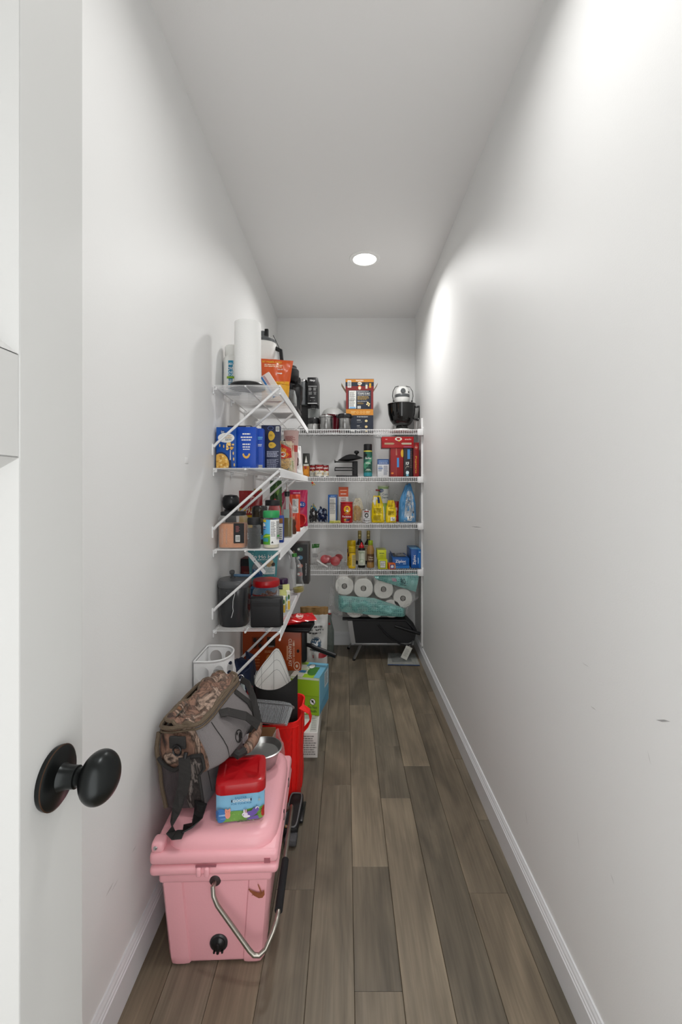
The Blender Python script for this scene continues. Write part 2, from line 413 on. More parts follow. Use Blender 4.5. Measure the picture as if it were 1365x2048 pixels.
# plank floor: every plank is a part of the floor
def plank_mat():
    m = bpy.data.materials.new('stained_oak'); m.use_nodes = True; nt = m.node_tree; N = nt.nodes; L = nt.links; b = N['Principled BSDF']
    tc = N.new('ShaderNodeTexCoord'); oi = N.new('ShaderNodeObjectInfo')
    off = N.new('ShaderNodeVectorMath'); off.operation = 'SCALE'; off.inputs[0].default_value = (37, 91, 13); L.new(oi.outputs['Random'], off.inputs['Scale'])
    add = N.new('ShaderNodeVectorMath'); L.new(tc.outputs['Object'], add.inputs[0]); L.new(off.outputs[0], add.inputs[1])
    def nz(sc, scale, detail, dist=0):
        mp = N.new('ShaderNodeMapping'); mp.inputs['Scale'].default_value = sc; L.new(add.outputs[0], mp.inputs['Vector'])
        n = N.new('ShaderNodeTexNoise'); n.inputs['Scale'].default_value = scale; n.inputs['Detail'].default_value = detail; n.inputs['Distortion'].default_value = dist
        L.new(mp.outputs[0], n.inputs['Vector']); return n.outputs['Fac']
    def rng(x, lo, hi, a=0.25, c=.75):
        r = N.new('ShaderNodeMapRange'); r.inputs['From Min'].default_value = a; r.inputs['From Max'].default_value = c
        r.inputs['To Min'].default_value = lo; r.inputs['To Max'].default_value = hi; L.new(x, r.inputs['Value']); return r.outputs[0]
    def mul(a, c):
        q = N.new('ShaderNodeMath'); q.operation = 'MULTIPLY'; L.new(a, q.inputs[0]); L.new(c, q.inputs[1]); return q.outputs[0]
    fine = rng(nz((150, 5, 1), 1.0, 5, .4), .80, 1.12); mid = rng(nz((26, 1.6, 1), 1.0, 4, .8), .74, 1.2); cloud = rng(nz((8, 2.2, 1), 1.0, 3, .9), .55, 1.38)
    k = mul(mul(fine, mid), cloud)
    mx = N.new('ShaderNodeMix'); mx.data_type = 'RGBA'; mx.blend_type = 'MULTIPLY'; mx.inputs['Factor'].default_value = 1
    L.new(oi.outputs['Color'], mx.inputs[6]); L.new(k, mx.inputs[7]); L.new(mx.outputs[2], b.inputs['Base Color'])
    b.inputs['Roughness'].default_value = .42; b.inputs['Specular IOR Level'].default_value = .4
    rr = rng(nz((40, 4, 1), 1.0, 3), .36, .52); L.new(rr, b.inputs['Roughness'])
    bp = N.new('ShaderNodeBump'); bp.inputs['Strength'].default_value = .12; bp.inputs['Distance'].default_value = .002; L.new(fine, bp.inputs['Height']); L.new(bp.outputs[0], b.inputs['Normal'])
    return m
OAK = plank_mat()
fl = MB().box(((XL+XR)/2, (YB+YF)/2, -.03), (XR-XL+.1, YB-YF+.4, .04), pm('floor_underlay', '#241d18', .9)); floor = struct('floor', fl)
PW = .1257; X0 = .0225
seams = {0: [1410, 1733, 1982], 1: [1361, 1492, 1596], 2: [1346, 1532], 3: [1427, 1786], 4: [1383, 1518, 1640], -1: [1345, 1463, 1570], -2: [1502, 1779], -3: [1420, 1880], -4: [1560], -5: [1480]}
light = {(0, 1): 1.28, (2, 1): 1.26, (1, 3): 1.08, (1, 2): .88, (-1, 2): .95, (-1, 3): 1.08, (0, 0): .84, (3, 2): 1.14, (0, 2): .92, (0, 3): 1.1, (-2, 2): .98, (3, 1): .86, (2, 2): .84, (-1, 1): .88, (3, 0): .95, (2, 0): .95, (1, 3): 1.2, (-2, 1): .84, (-2, 0): .85}
R = random.Random(5)
for k in range(-5, 5):
    xa, xb = max(XL, X0+PW*k), min(XR, X0+PW*(k+1))
    ys = [YB]+[fy(s) for s in seams[k]]+[-.16]
    for i in range(len(ys)-1):
        y1, y0 = ys[i], ys[i+1]; g = .0009; lift = R.uniform(-.0004, .0004)
        mb = MB().box((0, 0, -.005+lift), (xb-xa-g, y1-y0-g, .010), OAK, .0012, 1, smooth=False)
        o = mb.obj('plank', floor); o.location = ((xa+xb)/2, (y0+y1)/2, 0)
        l = light.get((k, i), R.uniform(.85, 1.1)); h = R.uniform(-.03, .03)
        b = (.181*l*(1+h), .147*l, .104*l*(1-h), 1); o.color = b
# ------------------------------------------------------------------ recessed ceiling light in view (its lamp is at the top of the script)
for i, (lx, ly) in enumerate(LIGHTS[:1]):
    t = thing('recessed_light', 'round white recessed ceiling light, switched on, above the pantry aisle', 'ceiling light', (lx, ly, ZC))
    MB().lathe([(.071, -.002), (.0725, -.006), (.078, -.0075), (.094, -.004), (.0955, 0)], pm('white_light_trim', '#f4f4f2', .4), 40).obj('trim_ring', t)
    MB().lathe([(0, -.0045), (.04, -.0045), (.0715, -.0035)], pm('glowing_diffuser', '#fffdf6', .5, emit=9), 40).obj('diffuser', t)
# ------------------------------------------------------------------ the open pantry door
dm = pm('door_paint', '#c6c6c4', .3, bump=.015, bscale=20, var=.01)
t = thing('door_1', 'white panelled pantry door standing open along the wall', 'door', (0, 0, 0)); t['kind'] = 'structure'
del t['category'], t['label']
DXF = -.345; DT = .035; DY1 = .590; DY0 = -.12; DH = 2.03; ST = .115
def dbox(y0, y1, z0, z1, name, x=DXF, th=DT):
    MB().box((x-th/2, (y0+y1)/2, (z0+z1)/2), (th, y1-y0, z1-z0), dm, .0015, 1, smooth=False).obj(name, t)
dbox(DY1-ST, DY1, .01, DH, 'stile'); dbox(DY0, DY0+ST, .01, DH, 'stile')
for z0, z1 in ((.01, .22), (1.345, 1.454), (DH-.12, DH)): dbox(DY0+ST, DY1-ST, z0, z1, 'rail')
for z0, z1 in ((.22, 1.345), (1.454, DH-.12)):
    y0, y1 = DY0+ST, DY1-ST; g = .012; dpt = .011
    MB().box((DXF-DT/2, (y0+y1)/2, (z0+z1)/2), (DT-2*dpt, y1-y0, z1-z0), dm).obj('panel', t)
    mb = MB()                                  # sloped sticking round the panel
    for sx in (0, 1):
        xo = DXF if sx == 0 else DXF-DT; xi = DXF-dpt if sx == 0 else DXF-DT+dpt
        o4 = [(xo, y0, z0), (xo, y1, z0), (xo, y1, z1), (xo, y0, z1)]; i4 = [(xi, y0+g, z0+g), (xi, y1-g, z0+g), (xi, y1-g, z1-g), (xi, y0+g, z1-g)]
        fs = [(a, (a+1) % 4, 4+(a+1) % 4, 4+a) for a in range(4)]
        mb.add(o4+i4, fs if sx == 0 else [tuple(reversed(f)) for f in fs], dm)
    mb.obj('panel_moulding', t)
KN = pm('oil_rubbed_bronze', '#2a2c2c', .3, metal=.85, var=.15, vscale=30); KB = pm('bronze_edge', '#5a4436', .35, metal=.8)
Rk = Matrix.Translation((DXF, .531, .972)) @ Matrix.Rotation(PI/2, 4, 'Y')
kt = MB().lathe([(.0335, 0), (.0345, .003), (.034, .0065), (.0315, .0085), (.012, .011)], KN, 40, T=Rk).obj('knob_rosette', t)
MB().lathe([(.0336, .0052), (.0349, .006), (.0336, .0068)], KB, 40, T=Rk).obj('rosette_edge', kt)
MB().lathe([(.0165, .0085), (.014, .013), (.0125, .020), (.0125, .028), (.0105, .029), (.0105, .0335)]+[(.0295*math.sin(a), .0548-.0208*math.cos(a)) for a in [.42+k*.1365 for k in range(20)]]+[(0, .0756)], KN, 56, T=Rk).obj('door_knob', t)
# ------------------------------------------------------------------ wire shelving
WIRE = pm('white_vinyl_wire', '#e9e9e9', .35, var=.02); CLIP = pm('white_clip_plastic', '#ececec', .4)
LV = [1.752, 1.397, 1.047, .701]          # deck heights
PITCH = .0137; WR = .0016; YL0, YL1 = 1.925, 3.325; XT = -.281; YS = 3.362
def quadwire(mb, pts, r=WR, seg=4): mb.tube(pts, r, WIRE, seg, caps=False)
names_l = ['topmost white wire shelf on the long wall, carrying the paper towel roll', 'white wire shelf on the long wall carrying the blue pasta boxes',
           'white wire shelf on the long wall carrying the pink salt jar and green lidded shaker', 'lowest white wire shelf on the long wall, under the dark canister']
names_b = ['topmost white wire shelf on the end wall, under the stand mixer', 'white wire shelf on the end wall carrying the soup cans and spray can',
           'white wire shelf on the end wall carrying the yellow bags', 'lowest white wire shelf on the end wall, carrying the blue bag boxes']
braces = [[1.935, 2.17, 2.55, 3.0], [1.935, 2.14, 2.47, 2.83], [1.935, 2.8], [1.935, 2.27]]
for li, z in enumerate(LV):
    t = thing('wire_shelf', names_l[li], 'shelf', (0, 0, z), group='wire shelves on the long wall')
    mb = MB(); n = int((YL1-YL0)/.019)
    for i in range(n+1):
        y = YL0+i*.019; quadwire(mb, [(XL+.004, y, 0), (XT, y, 0), (XT+.0015, y, -.003), (XT+.0015, y, -.036)])
    mb.obj('cross_wires', t)['kind'] = 'stuff'
    for x, zz in ((XL+.012, -.004), (XL+.145, -.004), (XT-.002, -.0045), (XT-.001, -.037)):
        MB().tube([(x, YL0-.006, zz), (x, YL1+.004, zz)], .0032, WIRE, 8).obj('rod', t)
    for x, zz in ((XL+.145, -.004), (XT-.002, -.0045), (XT-.001, -.037), (XL+.012, -.004)):      # rubber end tips
        MB().lathe([(.0045, 0), (.0045, .010), (.003, .012)], CLIP, 8, T=Matrix.Translation((x, YL0+.004, zz)) @ Matrix.Rotation(PI/2, 4, 'X')).obj('end_tip', t)
    for y in braces[li]:
        zd = -.262 if li < 3 else -.27
        if li == 3: zd = -.29
        b = MB().tube([(XT-.004, y, -.008), (XT-.03, y, -.030), (XL+.022, y, zd+.018), (XL+.006, y, zd)], .0058, WIRE, 8).obj('support_brace', t)
        MB().box((XL+.003, y, zd-.012), (.006, .018, .05), CLIP, .002).obj('wall_foot', b)
    if li == 2:
        sp = MB().strap([(-.470, 2.10, -.037), (-.45, 2.10, -.045), (-.378, 2.102, -.130)], .016, .003, WIRE, (.6, 0, .8)).obj('hanging_strap', t)
        for q in (.35, .7): MB().lathe([(0, 0), (.003, 0)], '#777777', 8, T=Matrix.Translation((-.45+.072*q, 2.0995-.0022, -.045-.085*q)) @ Matrix.Rotation(PI/2, 4, 'X')).obj('strap_hole', sp)
    for y in (1.945, 2.25, 2.55, 2.85, 3.15):
        c = MB().box((XL+.009, y, -.009), (.018, .014, .016), CLIP, .003); c.box((XL+.003, y, -.022), (.006, .012, .022), CLIP, .002); c.obj('wall_clip', t)
    # the shelf on the end wall at the same height
    t = thing('wire_shelf', names_b[li], 'shelf', (0, 0, z), group='wire shelves on the end wall')
    x0 = XL+.006; x1 = XR-.006; mb = MB(); n = int((x1-x0)/PITCH); lp = MB()
    for i in range(n+1):
        x = x1-i*PITCH; quadwire(mb, [(x, YB-.004, 0), (x, YS, 0)]); quadwire(lp, [(x, YS, 0), (x, YS-.0015, -.003), (x, YS-.0015, -.036)])
    mb.obj('cross_wires', t)['kind'] = 'stuff'; lp.obj('lip_wires', t)['kind'] = 'stuff'
    for y, zz in ((YB-.012, -.004), (YB-.21, -.004), (YS+.002, -.0045), (YS+.001, -.037)):
        MB().tube([(x0, y, zz), (x1, y, zz)], .0030, WIRE, 8).obj('rod', t)
    c = MB().box((XR-.022, YS+.004, -.022), (.042, .03, .048), CLIP, .004); c.lathe([(.006, 0), (.006, .012), (.003, .016)], CLIP, 10, c=(XR-.006, YS-.003, .002)); c.obj('end_bracket', t)
    for x in (-.3, .0, .3):
        if x > x0: MB().box((x, YB-.008, -.009), (.014, .016, .016), CLIP, .003).obj('wall_clip', t)
# uprights screwed to the walls
t = thing('shelf_upright', 'white slotted metal upright on the right wall beside the end shelves', 'upright', (XR, YS+.035, .12))
MB().box((-.006, 0, .86), (.012, .024, 1.72), WIRE, .002).obj('channel', t)
for k in range(1, 9): MB().box((-.0125, 0, k*.2-.05), (.001, .005, .02), '#8a8a8a').obj('slot', t)
t = thing('shelf_upright', 'white metal upright on the long wall behind the pasta boxes', 'upright', (XL, 2.80, 1.22))
MB().box((.006, 0, .255), (.012, .024, .51), WIRE, .002).obj('channel', t)
# ================================================================== things on the shelves of the long wall
GREYP = PLAST('#55585a'); BLK = PLAST('#141416', .3); BLKM = PLAST('#1a1a1c', .5); WHT = PLAST('#ecece8', .4)
STEEL = pm('brushed_steel', '#b4b4b2', .28, metal=.95, bump=.03, bscale=90); CHROME = pm('bright_metal', '#cfcfcf', .15, metal=1)
GLASS = clearmat('clear_glass', '#f4f8f6', .05, .5, .03); FILM = clearmat('clear_film', '#ffffff', .03, .4, .12, bump=.5, bscale=38); PET = clearmat('clear_plastic', '#f2f4f4', .05, .42, .06)
Z1, Z2, Z3, Z4 = [z+.0022 for z in LV]
# ---- topmost shelf
t = thing('paper_towel_roll', 'white paper towel roll upright on a round black holder', 'paper towels', (-.437, 2.005, Z1))
PT = pm('paper_towel', '#f3f3f1', .85, bump=.25, bscale=170, var=.02)
MB().lathe([(0, 0), (.076, 0), (.079, .003), (.079, .014), (.074, .0195), (0, .0200)], BLK, 36).obj('holder_base', t)
MB().lathe([(.019, .0205), (.0575, .0205), (.0585, .023), (.0585, .289), (.0575, .292), (.02, .292), (.019, .288), (.019, .0205)], PT, 40).obj('paper_roll', t)
MB().lathe([(.017, .0205), (.0185, .021), (.0185, .290), (.017, .2905)], pm('cardboard_core', '#a98d68', .8), 20).obj('cardboard_core', t)
MB().lathe([(.006, .02), (.006, .285), (0, .286)], BLK, 12).obj('holder_post', t)
MB().strap([(.0587*math.sin(a), .0587*math.cos(a), .155) for a in [q*.1-1.2 for q in range(12)]], .268, .0006, PT, (0, 0, 1)).obj('loose_sheet', t)
bottle('powder_tub', 'white plastic tub with a blue label beside the paper towel roll', 'tub', (-.5285, 2.105, Z1),
    [('tub_body', [(0, 0), (.036, 0), (.0415, .005), (.0415, .150), (.040, .160), (.033, .170), (.032, .175)], WHT, 2.6),
     ('lid', [(.0345, .172), (.036, .175), (.036, .214), (.033, .220), (0, .2205)], WHT)],
    (.0418, .012, .132, 215, -8, [('r', 0, 0, 1, 1, '#1b7fa6'), ('r', 0, .86, 1, 1, '#2a93b8'), ('t', 'LIQUID', .44, .87, .3, .09, WHITE), ('t', 'DISCOVERY', .5, .72, .5, .11, WHITE), ('t', 'CLEANING', .5, .59, .5, .1, '#d8eef5'),
                                ('t', 'PAC', .6, .49, .22, .08, '#d8eef5'), ('r', .3, .37, .8, .45, '#8bb32f'), ('l', .2, .18, .8, .34, 3, WHITE), ('b', .35, .02, .65, .14)]))
t = thing('wrapped_pitcher', 'white pitcher with a grey lid wrapped in clear plastic behind the orange pouch', 'pitcher', (-.447, 2.425, Z1)); t.scale = (1, 1, 1.55)
MB().lathe([(0, 0), (.055, 0), (.060, .01), (.070, .20), (.072, .215), (.068, .218)], WHT, 28).obj('pitcher_body', t)
MB().lathe([(.072, .216), (.070, .226), (.040, .236), (.030, .238), (.028, .254), (.012, .260), (0, .260)], GREYP, 24).obj('lid', t)
MB().box((.024, -.02, .25), (.02, .02, .026), BLK, .003).obj('lid_catch', t)
MB().tube([(.071, 0, .20), (.098, -.01, .19), (.108, -.012, .13), (.098, -.01, .07), (.066, 0, .06)], [.008, .01, .011, .01, .008], BLK, 10).obj('handle', t)
MB().tube([(.06, -.03, .24), (.09, -.025, .20), (.118, -.02, .13), (.128, -.02, .09)], .0016, BLK, 6).obj('elastic_cord', t)
MB().grid(lambda u, v: (lambda a, r: (r*math.cos(a), r*math.sin(a), .01+v*.222))(u*2*PI, .078+.003*noise.noise(Vector((math.cos(u*6.28)*4, math.sin(u*6.28)*4, v*9)))-(.0 if v < .85 else .01)), 36, 14, FILM).obj('plastic_wrap', t)
pouch('clear_bag', 'thin clear bag standing behind the white and blue tub', 'bag', (-.545, 2.21, Z1), (.05, .03, .245), FILM, 3, top=.35)
OR, YE = FOIL('#d9571a'), FOIL('#e9a91c')
pouch('snack_pouch', 'orange pouch with a yellow lower half beside the paper towel roll', 'pouch', (-.362, 2.30, Z1), (.165, .055, .215), OR, 11, bot=.82, ry=3, bands=[(.42, YE)], front=[
    ('t', 'EAT WARMER AT FIRST', .35, .93, .62, .045, '#f2c22a'), ('l', .1, .80, .8, .88, 2, '#f7d9b8'), ('t', 'TEAR HERE', .62, .76, .2, .03, WHITE), ('r', .52, .655, .66, .675, WHITE), ('p', [(.66, .64), (.66, .69), (.71, .665)], WHITE),
    ('p', [(0.02, .43), (.98, .49), (.98, .41), (.02, .41)], '#e9a91c'), ('L', .3, .1, .8, .3, 4, '#b8641c')], rz=4)
t = thing('freezer_bag_pack', 'white zip bag with a blue and purple seal leaning on the roll', 'zip bag', (-.330, 2.16, Z1), ry=-33, rx=-6)
WB = clearmat('milky_film', '#f3f1ee', .55, .9, .3)
MB().box((0, 0, .062), (.062, .010, .125), WB, .004).obj('bag_body', t)
MB().box((-.014, -.0058, .060), (.009, .002, .118), PLAST('#2c6fae'), .0008).obj('blue_seal', t)
MB().box((-.004, -.0058, .060), (.002, .002, .118), '#8d3a63').obj('purple_line', t); MB().box((.001, -.0058, .060), (.002, .002, .118), '#8d3a63').obj('purple_line', t)
# carafe coffee maker
t = thing('coffee_maker', 'black drip coffee maker with a glass carafe at the far end of the top shelf', 'coffee maker', (-.355, 2.735, Z1))
MB().box((0, 0, .018), (.15, .22, .036), BLK, .008).obj('base', t)
MB().box((0, .075, .14), (.15, .07, .21), BLK, .01).obj('water_tank', t)
MB().lathe([(0, .195), (.050, .197), (.058, .205), (.070, .215), (.073, .225), (.073, .262), (.066, .268), (.060, .270), (.060, .284), (0, .287)], BLKM, 32, sq=2.6, c=(0, -.03, 0)).obj('brew_head', t)
c = MB().lathe([(.045, .038), (.058, .042), (.061, .055), (.060, .10), (.052, .135), (.049, .145), (.050, .150)], GLASS, 28, c=(0, -.035, 0)).obj('carafe', t)
MB().lathe([(.0505, .144), (.055, .150), (.055, .176), (.048, .184), (0, .186)], BLK, 28, c=(0, -.035, 0)).obj('carafe_lid', c)
MB().tube([(.045, -.055, .165), (.082, -.07, .168), (.094, -.075, .15), (.092, -.075, .085), (.086, -.07, .05)], [.008, .010, .010, .009, .006], BLK, 8).obj('carafe_handle', c)
prints([('l', .45, .1, .62, .9, 10, '#b8b8b8'), ('r', .64, .1, .655, .9, '#b8b8b8')], round_of(.0605, .055, .075, 120, 0, (0, -.035)), 'measuring_marks', c, nu=8)
MB().lathe([(0, .040), (.055, .042), (.058, .055), (.0578, .062), (0, .062)], pm('coffee_dark', '#120a06', .2), 24, c=(0, -.035, 0)).obj('coffee_left', c)
# brewer with control panel, on the end shelf by the corner
t = thing('coffee_brewer', 'tall black brewer with a lettered control panel in the shelf corner', 'coffee maker', (-.285, 3.53, Z1))
MB().box((0, .045, .2), (.15, .12, .4), BLK, .012).obj('tower', t)
hd = MB().box((.032, -.055, .30), (.080, .10, .205), BLK, .006).obj('control_head', t)
prints([('t', 'Ninja', .5, .88, .5, .09, '#e8e8e8'), ('r', .08, .66, .92, .675, '#c8c8c8'), ('l', .12, .5, .45, .62, 3, '#9a9a9a'), ('l', .58, .5, .9, .62, 3, '#9a9a9a'), ('L', .12, .34, .45, .46, 3, '#888888'), ('L', .58, .34, .9, .46, 3, '#888888'),
        ('L', .3, .22, .7, .26, 1, '#aaaaaa'), ('e', .3, .12, .05, .02, '#555555'), ('e', .7, .12, .05, .02, '#555555'), ('r', .04, .0, .96, .03, '#b8b8b8')], front_of(.078, .2, -.1055, .032, .2), 'control_panel', hd)
MB().lathe([(.0, .2), (.033, .2), (.033, .375), (.030, .385)], GREYP, 20, c=(-.045, -.04, 0)).obj('water_reservoir', t)
MB().lathe([(.034, .376), (.0345, .39), (.03, .397), (0, .398)], CHROME, 20, c=(-.045, -.04, 0)).obj('chrome_cap', t)
MB().lathe([(.022, .165), (.022, .2)], BLK, 16, c=(.035, -.06, 0)).obj('brew_spout', t)
j = MB().lathe([(0, .096), (.040, .096), (.043, .10), (.044, .16), (.046, .165)], GLASS, 24, c=(.038, -.06, 0)).obj('glass_cup', t)
MB().lathe([(.043, .05), (.047, .056), (.046, .085), (.042, .095), (0, .0955)], BLK, 24, c=(.038, -.06, 0)).obj('black_collar', t)
MB().lathe([(0, 0), (.048, 0), (.050, .004), (.049, .046), (.045, .05), (0, .0505)], STEEL, 28, c=(.038, -.06, 0)).obj('steel_base', t)
# ---- second shelf: pasta boxes and bags
PB = '#0a4fa6'
pasta = [('e', .32, .88, .13, .05, '#0b3f86'), ('t', 'Great', .32, .895, .16, .03, WHITE), ('t', 'Value', .32, .865, .16, .03, WHITE), ('e', .5, .74, .42, .12, '#f0efea'), ('t', 'TENDER', .6, .79, .3, .03, '#c9982e'), ('t', 'MACARONI', .6, .745, .38, .035, '#c9982e'), ('t', 'ELBOWS', .62, .695, .3, .045, '#20324f')]
R = random.Random(3)
pasta += [('e', .22, .10, .46, .30, '#142a55'), ('e', .22, .09, .43, .27, '#e3b04f')]
for i in range(46):
    a, r = R.uniform(0, 6.28), R.uniform(0, 1)**.5
    u, v = .22+.38*r*math.cos(a), .10+.24*r*math.sin(a)
    if 0.03 < u < .97 and .015 < v: pasta.append(('e', u, v, .055, .022, R.choice(('#f0c876', '#dba544', '#c98f35', '#f4d68e'))))
for i in range(16): pasta.append(('e', .72+R.uniform(-.16, .16), .54+R.uniform(-.09, .09), .06, .024, R.choice(('#f0c876', '#dba544', '#f4d68e'))))
pasta += [('p', [(.7, .18), (.76, .18), (.745, .44), (.715, .44)], '#d8d8d8'), ('p', [(.68, .0), (.78, .0), (.76, .2), (.70, .2)], '#1d2440')]
for u, v in ((.2, .55), (.4, .53), (.88, .36), (.9, .22), (.93, .08)): pasta.append(('e', u, v, .03, .04, '#e9c26b'))
carton('pasta_box', 'blue macaroni box with a bowl of elbows on its face', 'pasta box', (-.5215, 1.985, Z2), (.086, .05, .179), PB, front=pasta, rz=1)
pback = [('L', .22, .80, .78, .86, 1, WHITE), ('L', .2, .72, .8, .78, 1, WHITE), ('L', .2, .66, .8, .71, 1, WHITE), ('L', .12, .55, .88, .61, 1, WHITE), ('L', .12, .49, .88, .54, 1, WHITE), ('L', .3, .44, .7, .48, 1, WHITE), ('L', .2, .02, .8, .04, 1, '#7fb0ea')]
for i in range(9):
    a = PI*(1.12+.76*i/8); pback.append(('e', .5+.17*math.cos(a), .34+.105*math.sin(a)+.03, .045, .03, '#e0aa45' if i % 2 else '#ecbd5e'))
carton('pasta_box', 'bright blue pasta box showing one curved elbow on its plain back', 'pasta box', (-.4365, 2.0, Z2), (.083, .05, .182), '#0848b4', front=pback)
carton('pasta_box', 'bright blue pasta box half hidden behind the one with the curved elbow', 'pasta box', (-.413, 2.065, Z2), (.076, .05, .184), '#0848b4', front=[('l', .7, .72, .98, .8, 2, '#7fd0f0'), ('l', .7, .55, .98, .62, 2, WHITE), ('b', .72, .02, .96, .1)])
def leaf(cu, cv, ru, rv): return ('p', [(cu+ru*math.cos(a)*(1-.35*abs(math.sin(a/2))), cv+rv*math.sin(a)) for a in [i*PI/7 for i in range(14)]], '#dcb02f')
carton('pasta_box', 'dark navy pasta box with two yellow petals and rows of small print', 'pasta box', (-.3555, 2.15, Z2), (.087, .06, .21), '#161f42',
    front=[('o', .5, .93, .16, .05, .2, '#55669a'), ('b', .78, .86, .97, .97), leaf(.52, .76, .22, .11), leaf(.55, .55, .25, .07), ('L', .42, .75, .62, .79, 2, '#8a6a18'), ('L', .42, .54, .62, .57, 1, '#8a6a18'), ('l', .3, .28, .95, .42, 5, '#b9bdd0'), ('l', .3, .03, .95, .24, 9, '#9aa0b8')],
    right=[('l', .2, .1, .8, .5, 16, '#c8ccd8'), ('e', .5, .62, .2, .05, '#c8a040')], rz=2)
carton('pasta_box', 'dark navy carton peeking over the two front blue pasta boxes', 'pasta box', (-.497, 2.13, Z2), (.112, .06, .205), '#101b40', front=[('b', .78, .84, .96, .98), ('l', .4, .86, .7, .92, 2, '#8d3a3a')])
CN = clearmat('noodle_bag_film', '#fff6dc', .16, .8, .12, bump=.6, bscale=50)
t = pouch('noodle_bag', 'clear bag of yellow curly noodles with a red and orange label', 'noodle bag', (-.312, 2.31, Z2), (.078, .055, .155), CN, 5, top=.9, front=[
    ('p', [(.02, .95), (.95, .75), (.98, .45), (.3, .40), (.02, .55)], '#c8281e'), ('p', [(.02, .8), (.85, .55), (.6, .42), (.2, .48), (.02, .62)], '#ee9b22'), ('e', .35, .55, .22, .09, '#f5efe0'), ('e', .35, .55, .13, .05, '#c8281e'), ('t', 'NUTS', .35, .72, .5, .09, '#f8d84c', -20, .5)], rz=8)
NOOD = pm('egg_noodle', '#d9a93c', .5, bump=.1); mb = MB(); R = random.Random(9)
for i in range(46):
    p = Vector((R.uniform(-.026, .026), R.uniform(-.012, .012), R.uniform(.012, .068))); pts = []
    a = R.uniform(0, 6.28)
    for q in range(5): pts.append(p+Vector((.010*math.cos(a+q*1.1), .005*math.sin(a+q*1.3), .006*math.sin(a*2+q*.9))))
    mb.tube(pts, .0022, NOOD, 4)
mb.obj('noodles', t)['kind'] = 'stuff'
crumple('snack_bag', 'black crumpled snack bag behind the noodle bag and its label', 'snack bag', (-.338, 2.445, Z2), (.07, .06, .185), FOIL('#17161a'), 4)
t = thing('noodle_cup', 'pinkish white paper cup with a pale lid standing behind the pasta boxes', 'cup', (-.330, 2.72, Z2))
MB().lathe([(0, 0), (.034, 0), (.034, .004), (.046, .255), (.048, .258)], pm('pink_paper_cup', '#d9b9b4', .5, var=.06), 28).obj('cup_body', t)
MB().lathe([(.049, .254), (.050, .262), (.047, .268), (.02, .270), (0, .270)], PET, 28).obj('cup_lid', t)
prints([('r', 0, 0, 1, .35, '#b4423c'), ('l', .2, .5, .8, .85, 6, '#9a4a48')], lambda u, v, k: round_of(.040+.0067*v, .13, .11, 140)(u, v, k+.0005), 'paper_label', t, nu=12)
t = pouch('goods_bag', 'clear bag with green twists beside the noodle bag, at the shelf edge', 'bag', (-.318, 2.52, Z2), (.076, .05, .165), CN, 8, top=.7, rz=6)
crumple('wrapped_sweets', '', '', (0, 0, .008), (.05, .03, .07), FOIL('#6f8f4d'), 6, parent=t, sub=3)
t = pouch('paper_bag', 'white crinkled bag with a dark round print at the far shelf end', 'bag', (-.318, 2.95, Z2), (.078, .06, .19), pm('white_bag_paper', '#e4e4e2', .5, bump=.4, bscale=30), 9, wr=.014, top=.55, lean=.1, front=[('e', .45, .45, .3, .17, '#4a2623'), ('o', .45, .45, .24, .13, .2, '#8d5a4a'), ('L', .3, .42, .6, .48, 1, '#c8a890')])
carton('cracker_box', 'slim red cracker carton behind the black snack bag', 'box', (-.372, 2.56, Z2), (.05, .05, .14), '#8d2420', front=[('l', .1, .5, .9, .8, 4, WHITE)])
# ---- third shelf: jars, shakers, oil
SALT = pm('pink_salt', '#de9c74', .7, bump=.5, bscale=220, var=.22, vscale=160)
t = thing('salt_jar', 'large square clear jar of pink salt with a dark lid', 'jar', (-.4985, 1.998, Z3))
MB().lathe([(0, .004), (.056, .005), (.0575, .02), (.0575, .10), (.054, .108), (0, .11)], SALT, 32, sq=5, sy=.84).obj('pink_salt', t)
MB().lathe([(0, 0), (.058, 0), (.0615, .006), (.0605, .02), (.0605, .108), (.0615, .122), (.060, .132), (.052, .143), (.047, .147)], PET, 36, sq=5, sy=.84).obj('jar_body', t)
MB().lathe([(.050, .142), (.052, .145), (.052, .157), (.050, .160), (0, .1605)], BLKM, 32, sq=4, sy=.84).obj('lid', t)
prints([('r', 0, 0, 1, 1, '#1a1a1c'), ('l', .2, .55, .6, .88, 5, '#9a5a5a'), ('b', .18, .08, .6, .4)], front_of(.046, .086, -.0515, .036, .025), 'paper_label', t)
MB().box((-.018, -.0515, .055), (.006, .002, .07), PET, .001).obj('grip_rib', t); MB().box((-.036, -.0515, .055), (.006, .002, .07), PET, .001).obj('grip_rib', t)
PEP = pm('black_pepper', '#1b1918', .7, bump=.5, bscale=300, var=.6, vscale=260)
t = thing('pepper_jar', 'small clear jar of black pepper with a black cap', 'jar', (-.402, 1.972, Z3))
MB().lathe([(0, .003), (.0275, .004), (.0275, .088), (0, .09)], PEP, 24).obj('pepper', t)
MB().lathe([(0, 0), (.028, 0), (.030, .004), (.030, .097), (.0265, .103), (.026, .108)], PET, 28).obj('jar_body', t)
MB().lathe([(.0275, .104), (.0285, .107), (.0285, .131), (.026, .134), (0, .1345)], BLKM, 28).obj('cap', t)
prints([('l', 0, .2, .5, .8, 8, '#c8c8c8')], round_of(.0302, .03, .05, 100, -35), 'printed_text', t, nu=8)
t = thing('cheese_shaker', 'grated cheese shaker with a green cap and a meadow label', 'shaker', (-.329, 1.985, Z3))
MB().lathe([(0, .003), (.032, .004), (.033, .02), (.032, .06), (0, .065)], pm('grated_cheese', '#e4dcc4', .8, bump=.4, bscale=200), 24).obj('grated_cheese', t)
MB().lathe([(0, 0), (.033, 0), (.0355, .004), (.0355, .012), (.0342, .016), (.0342, .128), (.035, .134)], PET, 30).obj('shaker_body', t)
